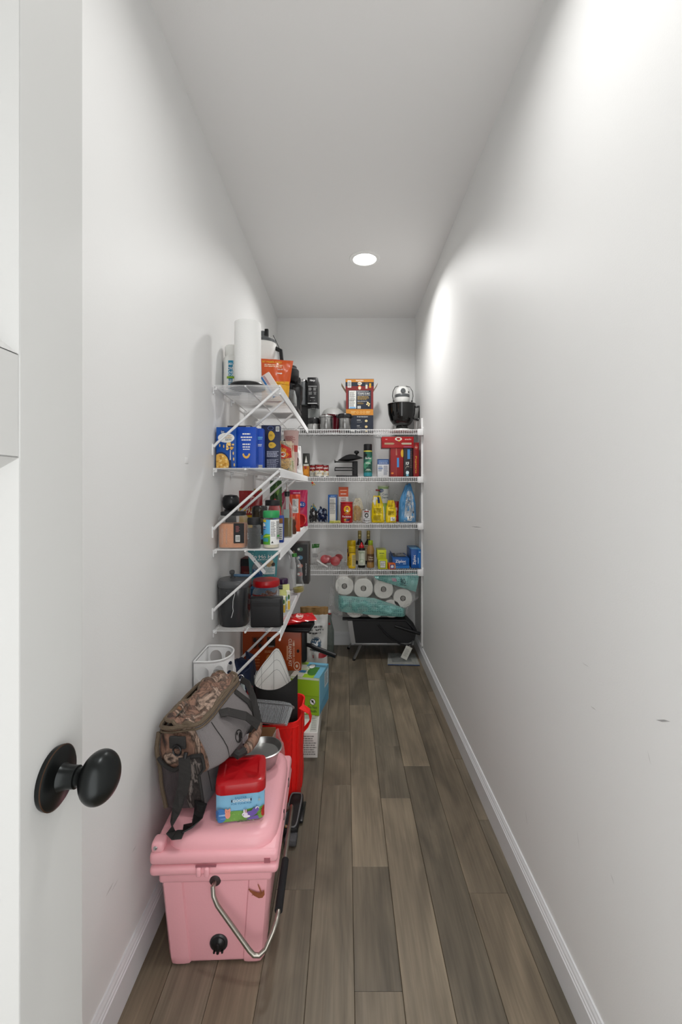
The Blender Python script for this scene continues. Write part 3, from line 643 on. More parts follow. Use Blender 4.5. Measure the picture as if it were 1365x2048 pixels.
MB().lathe([(.0345, .134), (.036, .136), (.036, .160), (.033, .164), (0, .1645)], PLAST('#2f9a57'), 30).obj('green_cap', t)
prints([('r', 0, 0, .48, 1, '#5fb4e0'), ('r', .48, 0, 1, 1, '#f0f0ee'), ('p', [(0, 0), (.48, 0), (.48, .42), (.3, .44), (.12, .34), (0, .28)], '#5aa62f'), ('p', [(0, .2), (.2, .3), (.48, .35), (.48, .4), (.2, .36), (0, .27)], '#b8cf3a'), ('e', .1, .78, .16, .09, WHITE), ('e', .18, .66, .12, .07, '#1c5ca8'), ('t', 'Parm', .2, .66, .2, .06, WHITE), ('r', .02, .9, .3, 1, '#e4c93a'),
        ('r', .1, .12, .4, .26, '#3f9aa8'), ('r', .5, .3, .72, .95, '#fbfbf9'), ('l', .51, .32, .71, .93, 13, '#555555'), ('l', .75, .2, .98, .95, 16, '#6a6a6a'), ('p', [(.52, .06), (.62, .06), (.57, .15)], '#222222'), ('r', .78, .3, .98, .38, '#3f9a47')], round_of(.0345, .018, .108, 170, 5), 'wrap_label', t, nu=18, lift=.0006)
t = thing('spice_grinder', 'tall dark grinder jar behind the pepper jar', 'grinder', (-.408, 2.13, Z3))
MB().lathe([(0, 0), (.030, 0), (.033, .004), (.033, .118), (.031, .124)], clearmat('smoky_plastic', '#3a3836', .55, .9, .1), 26).obj('jar_body', t)
MB().lathe([(0, .004), (.030, .005), (.030, .10), (0, .1)], PEP, 20).obj('peppercorns', t)
MB().lathe([(.033, .124), (.036, .127), (.036, .150), (.037, .154), (.036, .170), (.030, .180), (0, .183)], clearmat('smoky_cap', '#2c2b2b', .7, .95, .15), 26).obj('grinder_cap', t)
prints([('r', 0, 0, 1, 1, '#1e1e20'), ('l', .3, .3, .7, .7, 4, '#b8b8b8'), ('r', .55, .05, .8, .3, '#3f7fb4')], round_of(.0332, .02, .08, 140), 'paper_label', t, nu=10)
t = thing('glass_jar', 'clear glass jar with a flat black lid behind the green capped shaker', 'jar', (-.366, 2.25, Z3))
MB().lathe([(0, 0), (.034, 0), (.037, .005), (.037, .155), (.033, .172), (.032, .178)], GLASS, 26).obj('jar_body', t)
MB().lathe([(.035, .176), (.037, .178), (.037, .200), (.034, .204), (0, .2045)], BLKM, 26).obj('lid', t)
MB().lathe([(0, .005), (.033, .006), (.033, .15), (0, .152)], pm('dark_dried_fruit', '#2a2433', .5, bump=.6, bscale=70, var=.5, vscale=60), 22).obj('contents', t)
t = thing('pepper_mill', 'tall black mill with a bulbous head behind the pink salt jar', 'mill', (-.533, 2.087, Z3))
MB().lathe([(0, 0), (.032, 0), (.034, .004), (.031, .06), (.026, .10), (.024, .13), (.030, .158), (.031, .165)], BLK, 28).obj('mill_body', t)
MB().lathe([(.026, .166), (.036, .178), (.039, .200), (.037, .218), (.028, .230), (0, .234)], BLK, 28).obj('mill_head', t)
RD, YL = FOIL('#9c1c1e'), FOIL('#e0b018')
pouch('seasoning_bag', 'red and yellow bag with white lettering behind the salt jar', 'bag', (-.492, 2.33, Z3), (.128, .05, .25), RD, 14, bands=[(.62, YL)], top=.96, front=[('p', [(.02, .60), (.98, .66), (.98, .52), (.02, .52)], '#e0b018'), ('p', [(.3, .5), (.72, .5), (.72, .74), (.3, .70)], '#9c1c1e'), ('t', 'PAM', .5, .6, .36, .13, WHITE), ('L', .3, .84, .75, .9, 1, '#e8b8b0'), ('r', .76, .40, .97, .6, '#f0c52c')])
bottle('herb_jar', 'small jar with a brass lid, mostly hidden behind the red and yellow bag', 'jar', (-.50, 2.56, Z3),
    [('jar_body', [(0, 0), (.026, 0), (.028, .004), (.028, .22), (.02, .232)], GLASS), ('dried_herbs', [(0, .004), (.024, .005), (.024, .2), (0, .2)], pm('dried_herbs', '#5d6338', .8, bump=.6, bscale=120)), ('brass_lid', [(.022, .232), (.023, .234), (.023, .258), (0, .26)], pm('brass_lid', '#a08c4a', .4, metal=.7))])
crumple('snack_bag', 'red puffy snack bag between the black lidded jar and oil bottle', 'snack bag', (-.405, 2.56, Z3), (.085, .07, .205), FOIL('#b61f24'), 12, amp=.15)
pouch('greens_pouch', 'dark green leafy pouch standing at the back of the jar shelf', 'pouch', (-.435, 2.80, Z3), (.09, .05, .31), FOIL('#355c2e'), 15, top=.8, front=[('e', .6, .8, .2, .1, '#6a9440'), ('e', .4, .7, .2, .08, '#27451f'), ('l', .2, .4, .8, .6, 4, '#c0cc9a')])
pouch('candy_bag', 'magenta candy bag standing behind the neck of the oil bottle', 'bag', (-.445, 2.98, Z3), (.10, .05, .25), FOIL('#a81a4c'), 16, front=[('l', .2, .6, .8, .8, 3, '#e8b0c0')])
t = thing('oil_bottle', 'square glass bottle of olive oil with a steel pourer', 'bottle', (-.316, 2.425, Z3))
MB().lathe([(0, 0), (.026, 0), (.0285, .003), (.0285, .150), (.027, .162), (.016, .185), (.0125, .2), (.0125, .222)], GLASS, 28, sq=4.5).obj('glass_bottle', t)
MB().lathe([(0, .004), (.0255, .005), (.0262, .01), (.0262, .105), (0, .105)], pm('olive_oil', '#6b5a0c', .12, var=.08, coat=.3), 28, sq=4.5).obj('olive_oil', t)
prints([('r', 0, 0, 1, 1, '#9fb0a8')], front_of(.032, .045, -.0288, 0, .105), 'pale_label', t)
MB().lathe([(.0145, .218), (.0145, .240), (.019, .242), (.019, .245), (.008, .246), (0, .246)], BLK, 18).obj('stopper', t)
MB().tube([(0, 0, .245), (0, 0, .262), (-.002, -.004, .28), (-.004, -.012, .29)], [.0045, .004, .003, .0022], CHROME, 8).obj('pour_spout', t)
MB().tube([(.004, 0, .246), (.004, .002, .272)], .0015, CHROME, 6).obj('air_tube', t)
carton('seasoning_carton', 'narrow royal blue carton tucked behind the green capped shaker', 'carton', (-.327, 2.19, Z3), (.05, .03, .13), '#143f9a', front=[('r', .55, .1, .95, .7, '#d8d8d4'), ('l', .58, .12, .92, .6, 6, '#444444'), ('r', .55, .72, .95, .9, '#8a5a2a')])
pouch('snack_pouch', 'orange red pouch with a nutrition panel right of the oil bottle', 'pouch', (-.312, 2.74, Z3), (.07, .05, .225), FOIL('#d9431a'), 17, top=1.0, front=[('r', .3, .5, .85, .88, '#d8d6d2'), ('l', .34, .52, .8, .86, 9, '#555555')], rz=8)
pouch('candy_bag', 'bright pink candy bag with a blue oval and yellow figure shape', 'bag', (-.328, 3.12, Z3), (.128, .07, .25), FOIL('#b3174f'), 18, top=1.0, front=[('e', .42, .76, .16, .06, '#d8b21f'), ('e', .70, .60, .22, .085, '#1d3f8f'), ('t', 'os', .72, .60, .22, .07, WHITE), ('e', .42, .62, .12, .04, '#8d1240'), ('L', .2, .9, .6, .94, 1, '#f0c0d0')])
t = thing('plastic_ring', 'round red plastic lid leaning against the bright pink candy bag', 'lid', (-.302, 3.015, Z3+.045), rx=78, rz=-25)
MB().lathe([(0, .004), (.030, .004), (.034, .006), (.040, .011), (.045, .008), (.047, .0), (.044, -.004), (.038, .0), (.03, -.001), (0, -.001)], PLAST('#c01f22', .25), 32).obj('lid_body', t)
bottle('syrup_bottle', 'small brown squeeze bottle at the shelf edge beside the oil bottle', 'bottle', (-.302, 2.585, Z3), [('bottle_body', [(0, 0), (.014, 0), (.018, .005), (.018, .03), (.013, .045), (.017, .058), (.015, .075), (.008, .085)], clearmat('amber_syrup', '#5a2f14', .75, .95, .1)), ('cap', [(.008, .084), (.009, .087), (.007, .098), (0, .1)], PLAST('#c98f74'))])
crumple('foil_bag', 'small teal foil bag lying at the far corner of the jar shelf', 'bag', (-.318, 3.235, Z3), (.07, .06, .07), FOIL('#1f6a5a'), 21)
# ---- lowest shelf on the long wall
t = thing('storage_canister', 'tall glossy dark grey canister with white scuff streaks', 'canister', (-.4985, 2.025, Z4))
CAN = pm('smoked_acrylic', '#2f3032', .22, bump=.03, bscale=14, var=.12, vscale=12, coat=.25); LIDG = pm('grey_canister_lid', '#515254', .3)
MB().lathe([(0, 0), (.058, 0), (.063, .006), (.069, .17), (.069, .174)], CAN, 36, sq=2.8).obj('canister_body', t)
MB().lathe([(.0695, .172), (.0715, .175), (.0715, .196), (.067, .203), (.03, .2045), (0, .2045)], LIDG, 36, sq=2.8).obj('lid', t)
mb = MB()
for a0, pts in ((0, [(-.75, .160), (-.62, .150), (-.5, .146), (-.4, .148), (-.3, .155)]), (0, [(.25, .165), (.22, .145), (.12, .12), (.10, .09), (.13, .075), (.05, .055), (.0, .045)])):
    mb.tube([(.0692*math.sin(a)*(.92+.08*z/.17), -.0692*math.cos(a)*(.925+.075*z/.17)-.0015, z) for a, z in pts], .0011, '#e8e8e8', 4)
mb.obj('scuff_streak', t)
t = thing('meat_hammer', 'grey headed kitchen mallet with a blue handle on the canister lid', 'mallet', (-.475, 2.03, Z4+.205+.012), rz=4)
MB().lathe([(0, -.02), (.012, -.02), (.012, -.012), (.008, -.006), (.008, .006), (.012, .012), (.012, .02), (0, .02)], GREYP, 16, c=(0, 0, 0), T=Matrix.Translation((-.036, 0, .001)) @ Matrix.Rotation(.5, 4, 'X')).obj('mallet_head', t)
MB().tube([(-.03, 0, 0), (.0, 0, -.002), (.05, 0, -.003)], [.006, .007, .007], pm('blue_grey_handle', '#4d6c88', .4), 8).obj('mallet_handle', t)
t = thing('bread_case', 'flat black plastic case with rounded corners on edge beside the canister', 'case', (-.348, 1.968, Z4+.001), rz=3, rx=4)
MB().box((0, 0, .065), (.136, .022, .13), BLKM, .010, 3).obj('case_shell', t); MB().box((.003, .017, .067), (.140, .012, .134), BLK, .005).obj('case_back', t)
for k in range(3): MB().box((0, -.0112, .098+.006*k), (.120, .0012, .0018), BLK).obj('groove_line', t)
t = thing('pretzel_jar', 'big clear barrel jar with a wide red screw lid', 'jar', (-.3775, 2.135, Z4))
MB().lathe([(0, 0), (.055, 0), (.063, .008), (.065, .03), (.065, .105), (.062, .125), (.052, .142), (.047, .148)], PET, 36).obj('jar_body', t)
MB().lathe([(.048, .146), (.062, .148), (.064, .152), (.064, .170), (.061, .177), (0, .1785)], PLAST('#b3151b', .25), 36).obj('red_lid', t)
mb = MB(); R = random.Random(4); PZ = pm('pretzel', '#7a3b1c', .4, var=.3, vscale=80)
for i in range(60):
    a = R.uniform(0, 6.28); r = R.uniform(.01, .05); c0 = Vector((r*math.cos(a), r*math.sin(a), R.uniform(.012, .115))); q = Matrix.Rotation(R.uniform(0, 3), 3, Vector((R.random(), R.random(), R.random())))
    mb.tube([c0+q @ Vector((.009*math.cos(k*1.05), .009*math.sin(k*1.05), 0)) for k in range(6)], .0028, PZ, 5, closed=True)
mb.obj('pretzels', t)['kind'] = 'stuff'
prints([('r', 0, 0, 1, 1, '#a31c1c'), ('r', .0, .06, 1, .3, '#c8463a'), ('t', 'PRETZELS', .5, .55, .7, .3, WHITE)], round_of(.0653, .035, .08, 75, -28), 'paper_label', t, nu=10)
bottle('spread_jar', 'jar with a dark purple lid right of the red lidded barrel jar', 'jar', (-.3235, 2.315, Z4), [('jar_body', [(0, 0), (.024, 0), (.026, .004), (.026, .11), (.022, .118)], PET), ('purple_lid', [(.024, .118), (.026, .12), (.026, .14), (.023, .144), (0, .144)], PLAST('#35183f', .25)), ('spread', [(0, .004), (.0235, .005), (.0235, .105), (0, .106)], pm('grey_spread', '#8a8a8c', .5))],
    (.0262, .03, .075, 140, 0, [('l', .1, .5, .9, .95, 5, '#222222'), ('r', .1, .1, .9, .4, '#a8a8aa')]))
for i, (x, y, h, lab) in enumerate(((-.312, 2.205, .10, 'white and yellow fruit carton at the edge of the lowest shelf'), (-.298, 2.255, .115, 'green and white carton with an open flap behind the fruit carton'))):
    o = carton('juice_carton', lab, 'carton', (x, y, Z4), (.036, .03, h-.02), '#e8e6d8', rz=12*i, front=[('r', 0, .5, .5, 1, '#b9c93a'), ('e', .35, .62, .28, .16, '#4f93b8'), ('b', .08, .04, .6, .4), ('r', .66, .05, .98, .5, '#d8b23c'), ('e', .8, .7, .14, .14, '#3f6a34')], right=[('r', 0, .4, 1, 1, '#c3d04a'), ('l', .1, .1, .9, .4, 4, '#777777')])
    MB().grid(lambda u, v: ((u-.5)*.034, .0145+.006*v, h-.02+.028*v), 2, 3, CARD('#d9dc8e')).obj('open_flap', o)
carton('biscuit_box', 'dark red box with a black top at the back of the lowest shelf', 'box', (-.535, 2.50, Z4), (.07, .10, .225), '#5e1316', front=[('r', 0, .82, 1, 1, '#17161a'), ('l', .2, .5, .8, .7, 3, '#8d4a40')])
carton('wafer_box', 'flat blue box lying under the teal holiday candy bag', 'box', (-.428, 2.345, Z4), (.115, .17, .105), '#2f5e86', front=[('l', .1, .3, .9, .7, 3, WHITE)])
hoho = [('t', 'Ho Ho Ho', .5, .675, .84, .09, WHITE), ('L', .3, .59, .8, .62, 1, '#e8f4f4'), ('e', .36, .36, .22, .19, '#8c9296'), ('o', .36, .36, .235, .205, .06, '#4a5c6a'), ('p', [(.16, .18), (.52, .22), (.52, .42), (.16, .38)], '#1c4f84'), ('l', .2, .3, .5, .38, 2, '#7fa8cf'), ('p', [(.56, .26), (.95, .26), (.95, .44), (.56, .44)], '#e4e8e6'),
        ('e', .68, .53, .08, .05, '#d8c49a'), ('e', .8, .55, .08, .05, '#cbb285'), ('e', .88, .49, .06, .045, '#3a2c22'), ('e', .74, .47, .09, .045, '#b89a6c'), ('l', .58, .3, .92, .42, 4, '#8ab0b4')]
R = random.Random(8)
for i in range(26): hoho.insert(0, ('e', R.uniform(.06, .94), R.uniform(.04, .97), .012, .01, '#d8f0f0'))
pouch('candy_bag', 'teal holiday candy bag with white Ho Ho lettering under the jar shelf', 'bag', (-.434, 2.36, Z4+.107), (.165, .06, .215), FOIL('#4f9ba3'), 22, top=1.04, bot=.86, front=hoho)
t = thing('milk_jug', 'translucent white plastic gallon jug with a moulded handle', 'jug', (-.372, 2.745, Z4))
JUG = pm('milky_plastic', '#c9cacb', .4, trans=.15, var=.03)
MB().lathe([(0, 0), (.062, 0), (.067, .006), (.067, .13), (.064, .15), (.050, .185), (.034, .21), (.022, .222), (.019, .226), (.019, .24)], JUG, 36, sq=4).obj('jug_body', t)
MB().lathe([(.021, .236), (.021, .252), (.018, .254), (0, .254)], PLAST('#3f6aa8'), 18).obj('screw_cap', t)
MB().tube([(.012, -.028, .226), (.032, -.052, .232), (.053, -.066, .212), (.06, -.072, .17), (.058, -.066, .13)], [.011, .014, .014, .013, .012], JUG, 10).obj('handle', t)
t = thing('oil_flask', 'leaning clear plastic bottle with yellow oil left in its base', 'bottle', (-.270, 2.595, Z4+.0075), ry=-7)
MB().lathe([(0, 0), (.028, 0), (.032, .006), (.033, .05), (.029, .075), (.033, .10), (.034, .15), (.026, .18), (.013, .2), (.0125, .212)], PET, 28).obj('bottle_body', t)
MB().lathe([(.0145, .208), (.0145, .226), (0, .2275)], PLAST('#3f8a3a'), 16).obj('green_cap', t)
MB().lathe([(0, .004), (.028, .005), (.031, .01), (.0315, .03), (0, .031)], pm('yellow_oil', '#8f8420', .15), 24).obj('yellow_oil', t)
gb = [('r', .06, .04, .94, .96, '#2b2b2c'), ('t', 'Syrup', .3, .6, .42, .12, '#b79a68', 90), ('t', 'TORANI', .88, .35, .3, .06, '#c8c8c8', 90)]
for k, cc in enumerate(('#5a7a68', '#5c87a3', '#b0705c', '#b04038')):
    v = .84-.2*k; gb += [('r', .46, v-.055, .74, v+.055, '#3c3c3d'), ('e', .6, v, .13, .05, cc), ('e', .53, v, .06, .03, '#cfd4cf')]
carton('gift_box', 'tall charcoal gift box with a row of little bottles on its face', 'gift box', (-.302, 2.91, Z4), (.136, .10, .262), '#3a3735', front=gb, right=[('r', .1, .05, .9, .95, '#302e2d'), ('l', .4, .3, .6, .7, 5, '#8a8a8a')], rz=-2)
# ================================================================== things on the shelves of the end wall
# ---- top
SS = pm('canister_steel', '#8f8f8e', .25, metal=.9, bump=.02)
bottle('steel_canister', 'stainless canister with a knobbed steel lid on the top end shelf', 'canister', (-.150, 3.435, Z1), [('canister_body', [(0, 0), (.046, 0), (.049, .004), (.049, .095), (.047, .098)], SS), ('lid', [(.052, .096), (.053, .100), (.050, .108), (.02, .113), (.006, .114), (.006, .118), (.010, .121), (.009, .128), (0, .130)], STEEL)])
t = thing('steel_canister', 'stainless canister with a black clamp lid in front of the popcorn box', 'canister', (-.008, 3.43, Z1))
MB().lathe([(0, 0), (.044, 0), (.047, .004), (.047, .088), (.046, .09)], SS, 28).obj('canister_body', t)
MB().lathe([(.048, .088), (.054, .090), (.055, .112), (.050, .120), (.03, .122), (0, .123)], BLK, 28).obj('clamp_lid', t)
for s in (-1, 1): MB().box((s*.058, -.006, .103), (.016, .02, .016), BLK, .003).obj('clamp_arm', t)
t = thing('slow_cooker', 'dark red oval cooker with a pale domed lid behind the steel canisters', 'cooker', (-.112, 3.64, Z1)); t.scale = (.9, .9, 1)
MB().lathe([(0, 0), (.075, 0), (.088, .01), (.100, .09), (.104, .135), (.106, .14)], pm('maroon_enamel', '#4d0a16', .15, coat=.5), 36, sy=.95).obj('cooker_pot', t)
MB().lathe([(.107, .0), (.104, .006), (.09, .035), (.06, .055), (.02, .064), (0, .065)], pm('frosted_lid', '#c9c9c6', .3, alpha=.75), 36, sy=.95, T=Matrix.Translation((.012, 0, .142)) @ Matrix.Rotation(.06, 4, 'Y')).obj('domed_lid', t)
MB().tube([(-.075, -.07, .132), (-.03, -.10, .138), (.04, -.097, .132)], .008, pm('maroon_enamel', '#4d0a16'), 8).obj('rim_band', t)
# popcorn box with open flaps
t = carton('popcorn_box', 'tall navy popcorn box with open flaps and an orange band', 'popcorn box', (.109, 3.585, Z1), (.214, .11, .325), '#1b2233', front=[
    ('r', 0, .0, 1, .40, '#1a2232'), ('r', 0, .40, 1, .545, '#c8842a'), ('o', .42, .47, .04, .026, .25, '#e8c684'), ('o', .55, .47, .04, .026, .25, '#e8c684'), ('o', .66, .47, .04, .026, .25, '#e8c684'), ('l', .18, .44, .36, .5, 2, '#e8c684'), ('l', .74, .44, .9, .5, 2, '#e8c684'),
    ('r', .0, .545, .08, 1, '#7a1c1c'), ('r', .92, .545, 1, 1, '#7a1c1c'), ('r', .11, .56, .37, .99, '#e9e9e4'), ('l', .13, .58, .35, .97, 17, '#555555'), ('r', .11, .76, .37, .765, '#222222'), ('r', .13, .565, .35, .60, '#6fa8d8'),
    ('t', "IT'S HARD TO BEAT", .66, .925, .44, .035, WHITE), ('t', 'A BOWL OF POPCORN', .66, .885, .44, .028, '#c8c8c8'), ('l', .42, .965, .88, .985, 1, '#c8c8c8'), ('l', .42, .77, .88, .86, 3, '#b89a5a'), ('t', 'FIND A POPCORN YOU', .6, .735, .36, .02, '#e0e0e0'), ('l', .42, .66, .66, .71, 3, '#9a8048'),
    ('e', .80, .70, .035, .02, '#f0dca0'), ('e', .85, .67, .03, .02, '#e8cf8c'), ('e', .77, .66, .03, .018, '#f4e4b4'), ('e', .83, .63, .03, .018, '#f0dca0'), ('b', .42, .56, .54, .62),
    ('t', 'TRY OUR OTHER DELICIOUS', .6, .36, .4, .03, '#e0e0e0'), ('l', .4, .27, .56, .29, 1, WHITE), ('e', .74, .26, .05, .03, '#e4d29c'), ('l', .4, .22, .6, .25, 2, '#777777'), ('l', .4, .13, .5, .15, 1, WHITE), ('e', .74, .12, .05, .03, '#d8c088'), ('l', .4, .08, .6, .11, 2, '#777777'), ('b', .16, .0, .3, .035), ('l', .4, .01, .58, .03, 1, WHITE), ('e', .74, .01, .05, .02, '#e4d29c')])
fp = Matrix.Translation((0, -.055, .325)) @ Matrix.Rotation(math.radians(4), 4, 'X')
f = MB().box((0, 0, .044), (.222, .002, .088), CARD('#5e1a1a'), T=fp).obj('front_flap', t)
prints([('r', 0, 0, 1, .36, '#7a1c1c'), ('r', 0, .36, 1, .72, '#1a2232'), ('r', 0, .72, 1, .97, '#c8842a'), ('t', 'POPCORN', .5, .85, .26, .12, WHITE), ('e', .5, .6, .08, .14, '#e8e0d0'), ('l', .42, .55, .58, .66, 1, '#444444'), ('e', .5, .28, .06, .16, '#d86a2c'), ('e', .5, .2, .05, .14, '#f0e0c0'), ('b', .07, .24, .2, .86), ('r', .71, .14, .78, .5, '#d8d4c8'), ('r', .84, .22, .91, .62, '#d8a01f'), ('r', .70, .55, .8, .66, '#555555')], lambda u, v, k: tuple(fp @ Vector(((u-.5)*.22, -.001-k, v*.088))), 'printed_flap', f)
for s in (-1, 1):
    T = Matrix.Translation((s*.107, 0, .325)) @ Matrix.Rotation(s*math.radians(32), 4, 'Y')
    MB().box((0, 0, .034), (.002, .104, .068), CARD('#b49a78', .7), T=T).obj('side_flap', t)
MB().box((0, .058, .355), (.212, .002, .06), CARD('#b49a78', .7)).obj('rear_flap', t)
# stand mixer, seen head-on
t = thing('stand_mixer', 'white stand mixer with a glossy black bowl', 'stand mixer', (.442, 3.575, Z1))
MW = pm('white_enamel', '#e9e9e6', .2, coat=.4); BB = pm('black_glossy_bowl', '#1c1c1c', .12, metal=.6, coat=.6)
MB().lathe([(0, 0), (.094, 0), (.098, .006), (.094, .018), (.06, .026), (0, .028)], MW, 36, sy=1.45, c=(0, .03, 0)).obj('base_foot', t)
MB().lathe([(.045, .02), (.038, .1), (.040, .2), (.048, .255)], MW, 24, c=(0, .13, 0), sy=1.1).obj('pedestal', t)
bw = MB().lathe([(.0, .030), (.045, .030), (.048, .036), (.045, .046), (.070, .060), (.092, .092), (.105, .14), (.110, .205), (.112, .216), (.1135, .219), (.108, .217), (.1, .15), (.085, .1), (.05, .055), (0, .05)], BB, 44, c=(0, -.02, 0)).obj('mixing_bowl', t)
MB().tube([(.108, -.03, .195), (.135, -.035, .200), (.141, -.035, .185), (.139, -.035, .12), (.128, -.035, .095), (.095, -.03, .105)], .008, BB, 10).obj('bowl_handle', bw)
hm = MB(); RX = Matrix.Translation((0, -.105, .297)) @ Matrix.Rotation(-PI/2, 4, 'X')
hm.lathe([(0, 0), (.026, .001), (.044, .010), (.055, .028), (.059, .06), (.060, .12), (.058, .2), (.050, .255), (.030, .285), (0, .295)], MW, 36, T=RX, sq=2.2); hm.obj('motor_head', t)
MB().lathe([(0, -.006), (.017, -.006), (.019, -.003), (.019, .004)], GREYP, 24, T=RX @ Matrix.Translation((0, -.012, -.003))).obj('attachment_hub', t)
MB().lathe([(0, .0), (.009, 0), (.010, .004), (.010, .012), (0, .014)], BLK, 14, T=Matrix.Translation((.040, -.083, .300)) @ Matrix.Rotation(PI/2, 4, 'X')).obj('hub_knob', t)
MB().lathe([(.055, .262), (.057, .264), (.058, .284), (.056, .287)], GREYP, 32, c=(0, -.058, 0)).obj('trim_band', t)
MB().lathe([(.050, .215), (.056, .222), (.057, .262)], MW, 32, c=(0, -.058, 0)).obj('planetary', t)
for s in (-1, 1):
    a = MB().tube([(s*.030, -.06, .355), (s*.058, -.08, .342), (s*.076, -.09, .305), (s*.080, -.09, .270), (s*.072, -.09, .235), (s*.064, -.09, .228)], .0028, BLK, 8).obj('shield_wire', t)
    MB().lathe([(0, -.006), (.007, -.004), (.007, .004), (0, .006)], BLK, 10, c=(s*.071, -.09, .231)).obj('wire_knob', a)
bottle('steel_cup', 'small steel cup in the corner beside the mixer', 'cup', (.546, 3.47, Z1), [('cup_body', [(0, 0), (.016, 0), (.017, .003), (.021, .07), (.0225, .072), (.020, .07), (.016, .01), (0, .008)], STEEL)])
# ---- second end shelf
carton('juice_carton', 'dark juice carton with orange fruit at the left of the soup cans', 'carton', (-.302, 3.45, Z2), (.05, .05, .178), '#23241f', front=[('r', 0, 0, 1, .45, '#b5721c'), ('e', .5, .2, .35, .12, '#d98e22'), ('e', .4, .4, .2, .08, '#a33420'), ('p', [(.3, .6), (.7, .6), (.5, .9)], '#d8d8d0'), ('r', .1, .46, .9, .54, '#c8c8bc')])
canlab = [('r', 0, .48, 1, 1, '#8d1518'), ('r', 0, 0, 1, .48, '#e6e1d2'), ('t', "Campbell's", .5, .74, .62, .26, WHITE), ('e', .5, .47, .06, .1, '#b08d4a'), ('t', 'Cream of', .5, .32, .3, .08, '#333333'), ('t', 'Mushroom', .5, .2, .34, .08, '#333333'), ('e', .80, .2, .1, .12, '#c8a878'), ('e', .18, .2, .08, .1, '#d8c49a')]
CANP = [(0, 0), (.031, 0), (.033, .002), (.032, .004), (.0325, .006), (.0325, .088), (.032, .090), (.033, .092), (.031, .0935), (.030, .091), (0, .091)]
for x, y, lab in ((-.2025, 3.43, 'front soup can with a red and cream label'), (-.258, 3.51, 'soup can behind and left of the front soup can'), (-.166, 3.515, 'soup can behind and right of the front soup can')):
    bottle('soup_can', lab, 'can', (x, y, Z2), [('tin', CANP, STEEL)], (.0326, .006, .082, 170, 8, canlab), group='soup cans')
t = thing('slicer_stand', 'black kitchen gadget stand with three arms and a domed top', 'gadget', (.02, 3.53, Z2))
MB().box((.052, 0, .062), (.042, .05, .124), BLKM, .004).obj('column', t)
MB().box((-.01, 0, .006), (.17, .10, .012), BLKM, .003).obj('foot_plate', t)
for z in (.052, .072, .118): MB().box((-.03, -.012, z), (.15, .055, .008), BLKM, .002).obj('tray_arm', t)
for z in (.045, .11): MB().box((-.105, -.012, z+.012), (.006, .07, .022), BLKM, .002).obj('tray_end', t)
MB().lathe([(0, .124), (.020, .124), (.098, .134), (.10, .138), (.06, .160), (.03, .172), (0, .176)], BLKM, 28, sy=.6, c=(.03, 0, 0), T=Matrix.Rotation(-.10, 4, 'Y')).obj('domed_top', t)
MB().lathe([(0, .17), (.008, .17), (.008, .180), (.019, .187), (.021, .197), (.014, .206), (0, .208)], BLK, 18, c=(.065, 0, 0)).obj('top_knob', t)
bottle('spray_can', 'tall spray can with a black cap and a green label', 'spray can', (.170, 3.455, Z2), [('can_body', [(0, 0), (.031, 0), (.0325, .003), (.0325, .19), (.030, .198)], PLAST('#1f4f4a', .25)), ('cap', [(.0315, .200), (.0325, .202), (.0325, .246), (.030, .250), (0, .25)], BLK), ('yellow_ring', [(.0328, .19), (.0333, .192), (.0333, .198), (.031, .2)], PLAST('#d8cf58'))],
    (.0328, .004, .186, 170, 0, [('r', 0, 0, 1, 1, '#24604f'), ('r', 0, .0, 1, .15, '#2f8a94'), ('r', 0, .72, .3, 1, '#1b2a2a'), ('e', .3, .86, .14, .06, '#0f1a1a'), ('p', [(0, .35), (.3, .3), (.6, .5), (1, .75), (1, .9), (.5, .62), (0, .5)], '#4f9a78'), ('t', 'Goo Gone', .52, .74, .5, .09, WHITE), ('t', 'GRILL', .5, .54, .42, .07, '#e8e8e0'), ('t', 'GRATE', .52, .44, .46, .07, '#10201c'), ('t', 'CLEANER', .52, .34, .46, .06, '#10201c'), ('L', .25, .22, .8, .3, 2, '#d8d8c8')]))
carton('mix_carton', 'small carton, blue over white, left of the red boxes', 'carton', (.288, 3.50, Z2), (.088, .08, .136), '#dfe0e2', front=[('r', 0, .70, 1, 1, '#33568f'), ('L', .1, .84, .9, .94, 1, '#9ab4dc'), ('L', .1, .74, .9, .82, 1, '#c8d4e8'), ('l', .08, .3, .46, .64, 6, '#6a7a92'), ('l', .54, .1, .92, .64, 10, '#7a8496'), ('r', .5, .05, .505, .66, '#8a94a8'), ('r', .06, .43, .46, .52, '#7f93b8')], top=[('r', 0, 0, 1, 1, '#3c5f98')])
carton('snack_box', 'upright red box with a yellow half disc and a blue strip', 'box', (.3895, 3.49, Z2), (.097, .14, .2165), '#8d1518', front=[('e', .92, .82, .12, .14, '#d8a828'), ('r', .5, .33, .66, .66, '#3f8fd0'), ('p', [(.4, .75), (.52, .75), (.48, 1), (.42, 1)], '#b06a5c'), ('e', .14, .12, .1, .035, '#d8742c'), ('r', .44, 0, .46, .35, '#b04a3c')])
carton('snack_box', 'upright dark box with a blue strip under the lying red box', 'box', (.4745, 3.49, Z2), (.068, .14, .2165), '#221c20', front=[('r', .42, .62, .72, .96, '#3f86c4'), ('t', 'POP', .42, .46, .36, .12, WHITE), ('r', .28, .02, .55, .2, '#6fb4c8'), ('e', .42, .14, .18, .06, '#d8e8ec'), ('l', .72, .3, .95, .9, 10, '#6a4a44'), ('p', [(.2, .3), (.3, .36), (.6, .36), (.6, .34), (.3, .34), (.2, .27)], '#b8b0a0')], right=[('r', 0, 0, 1, 1, '#5a1418')])
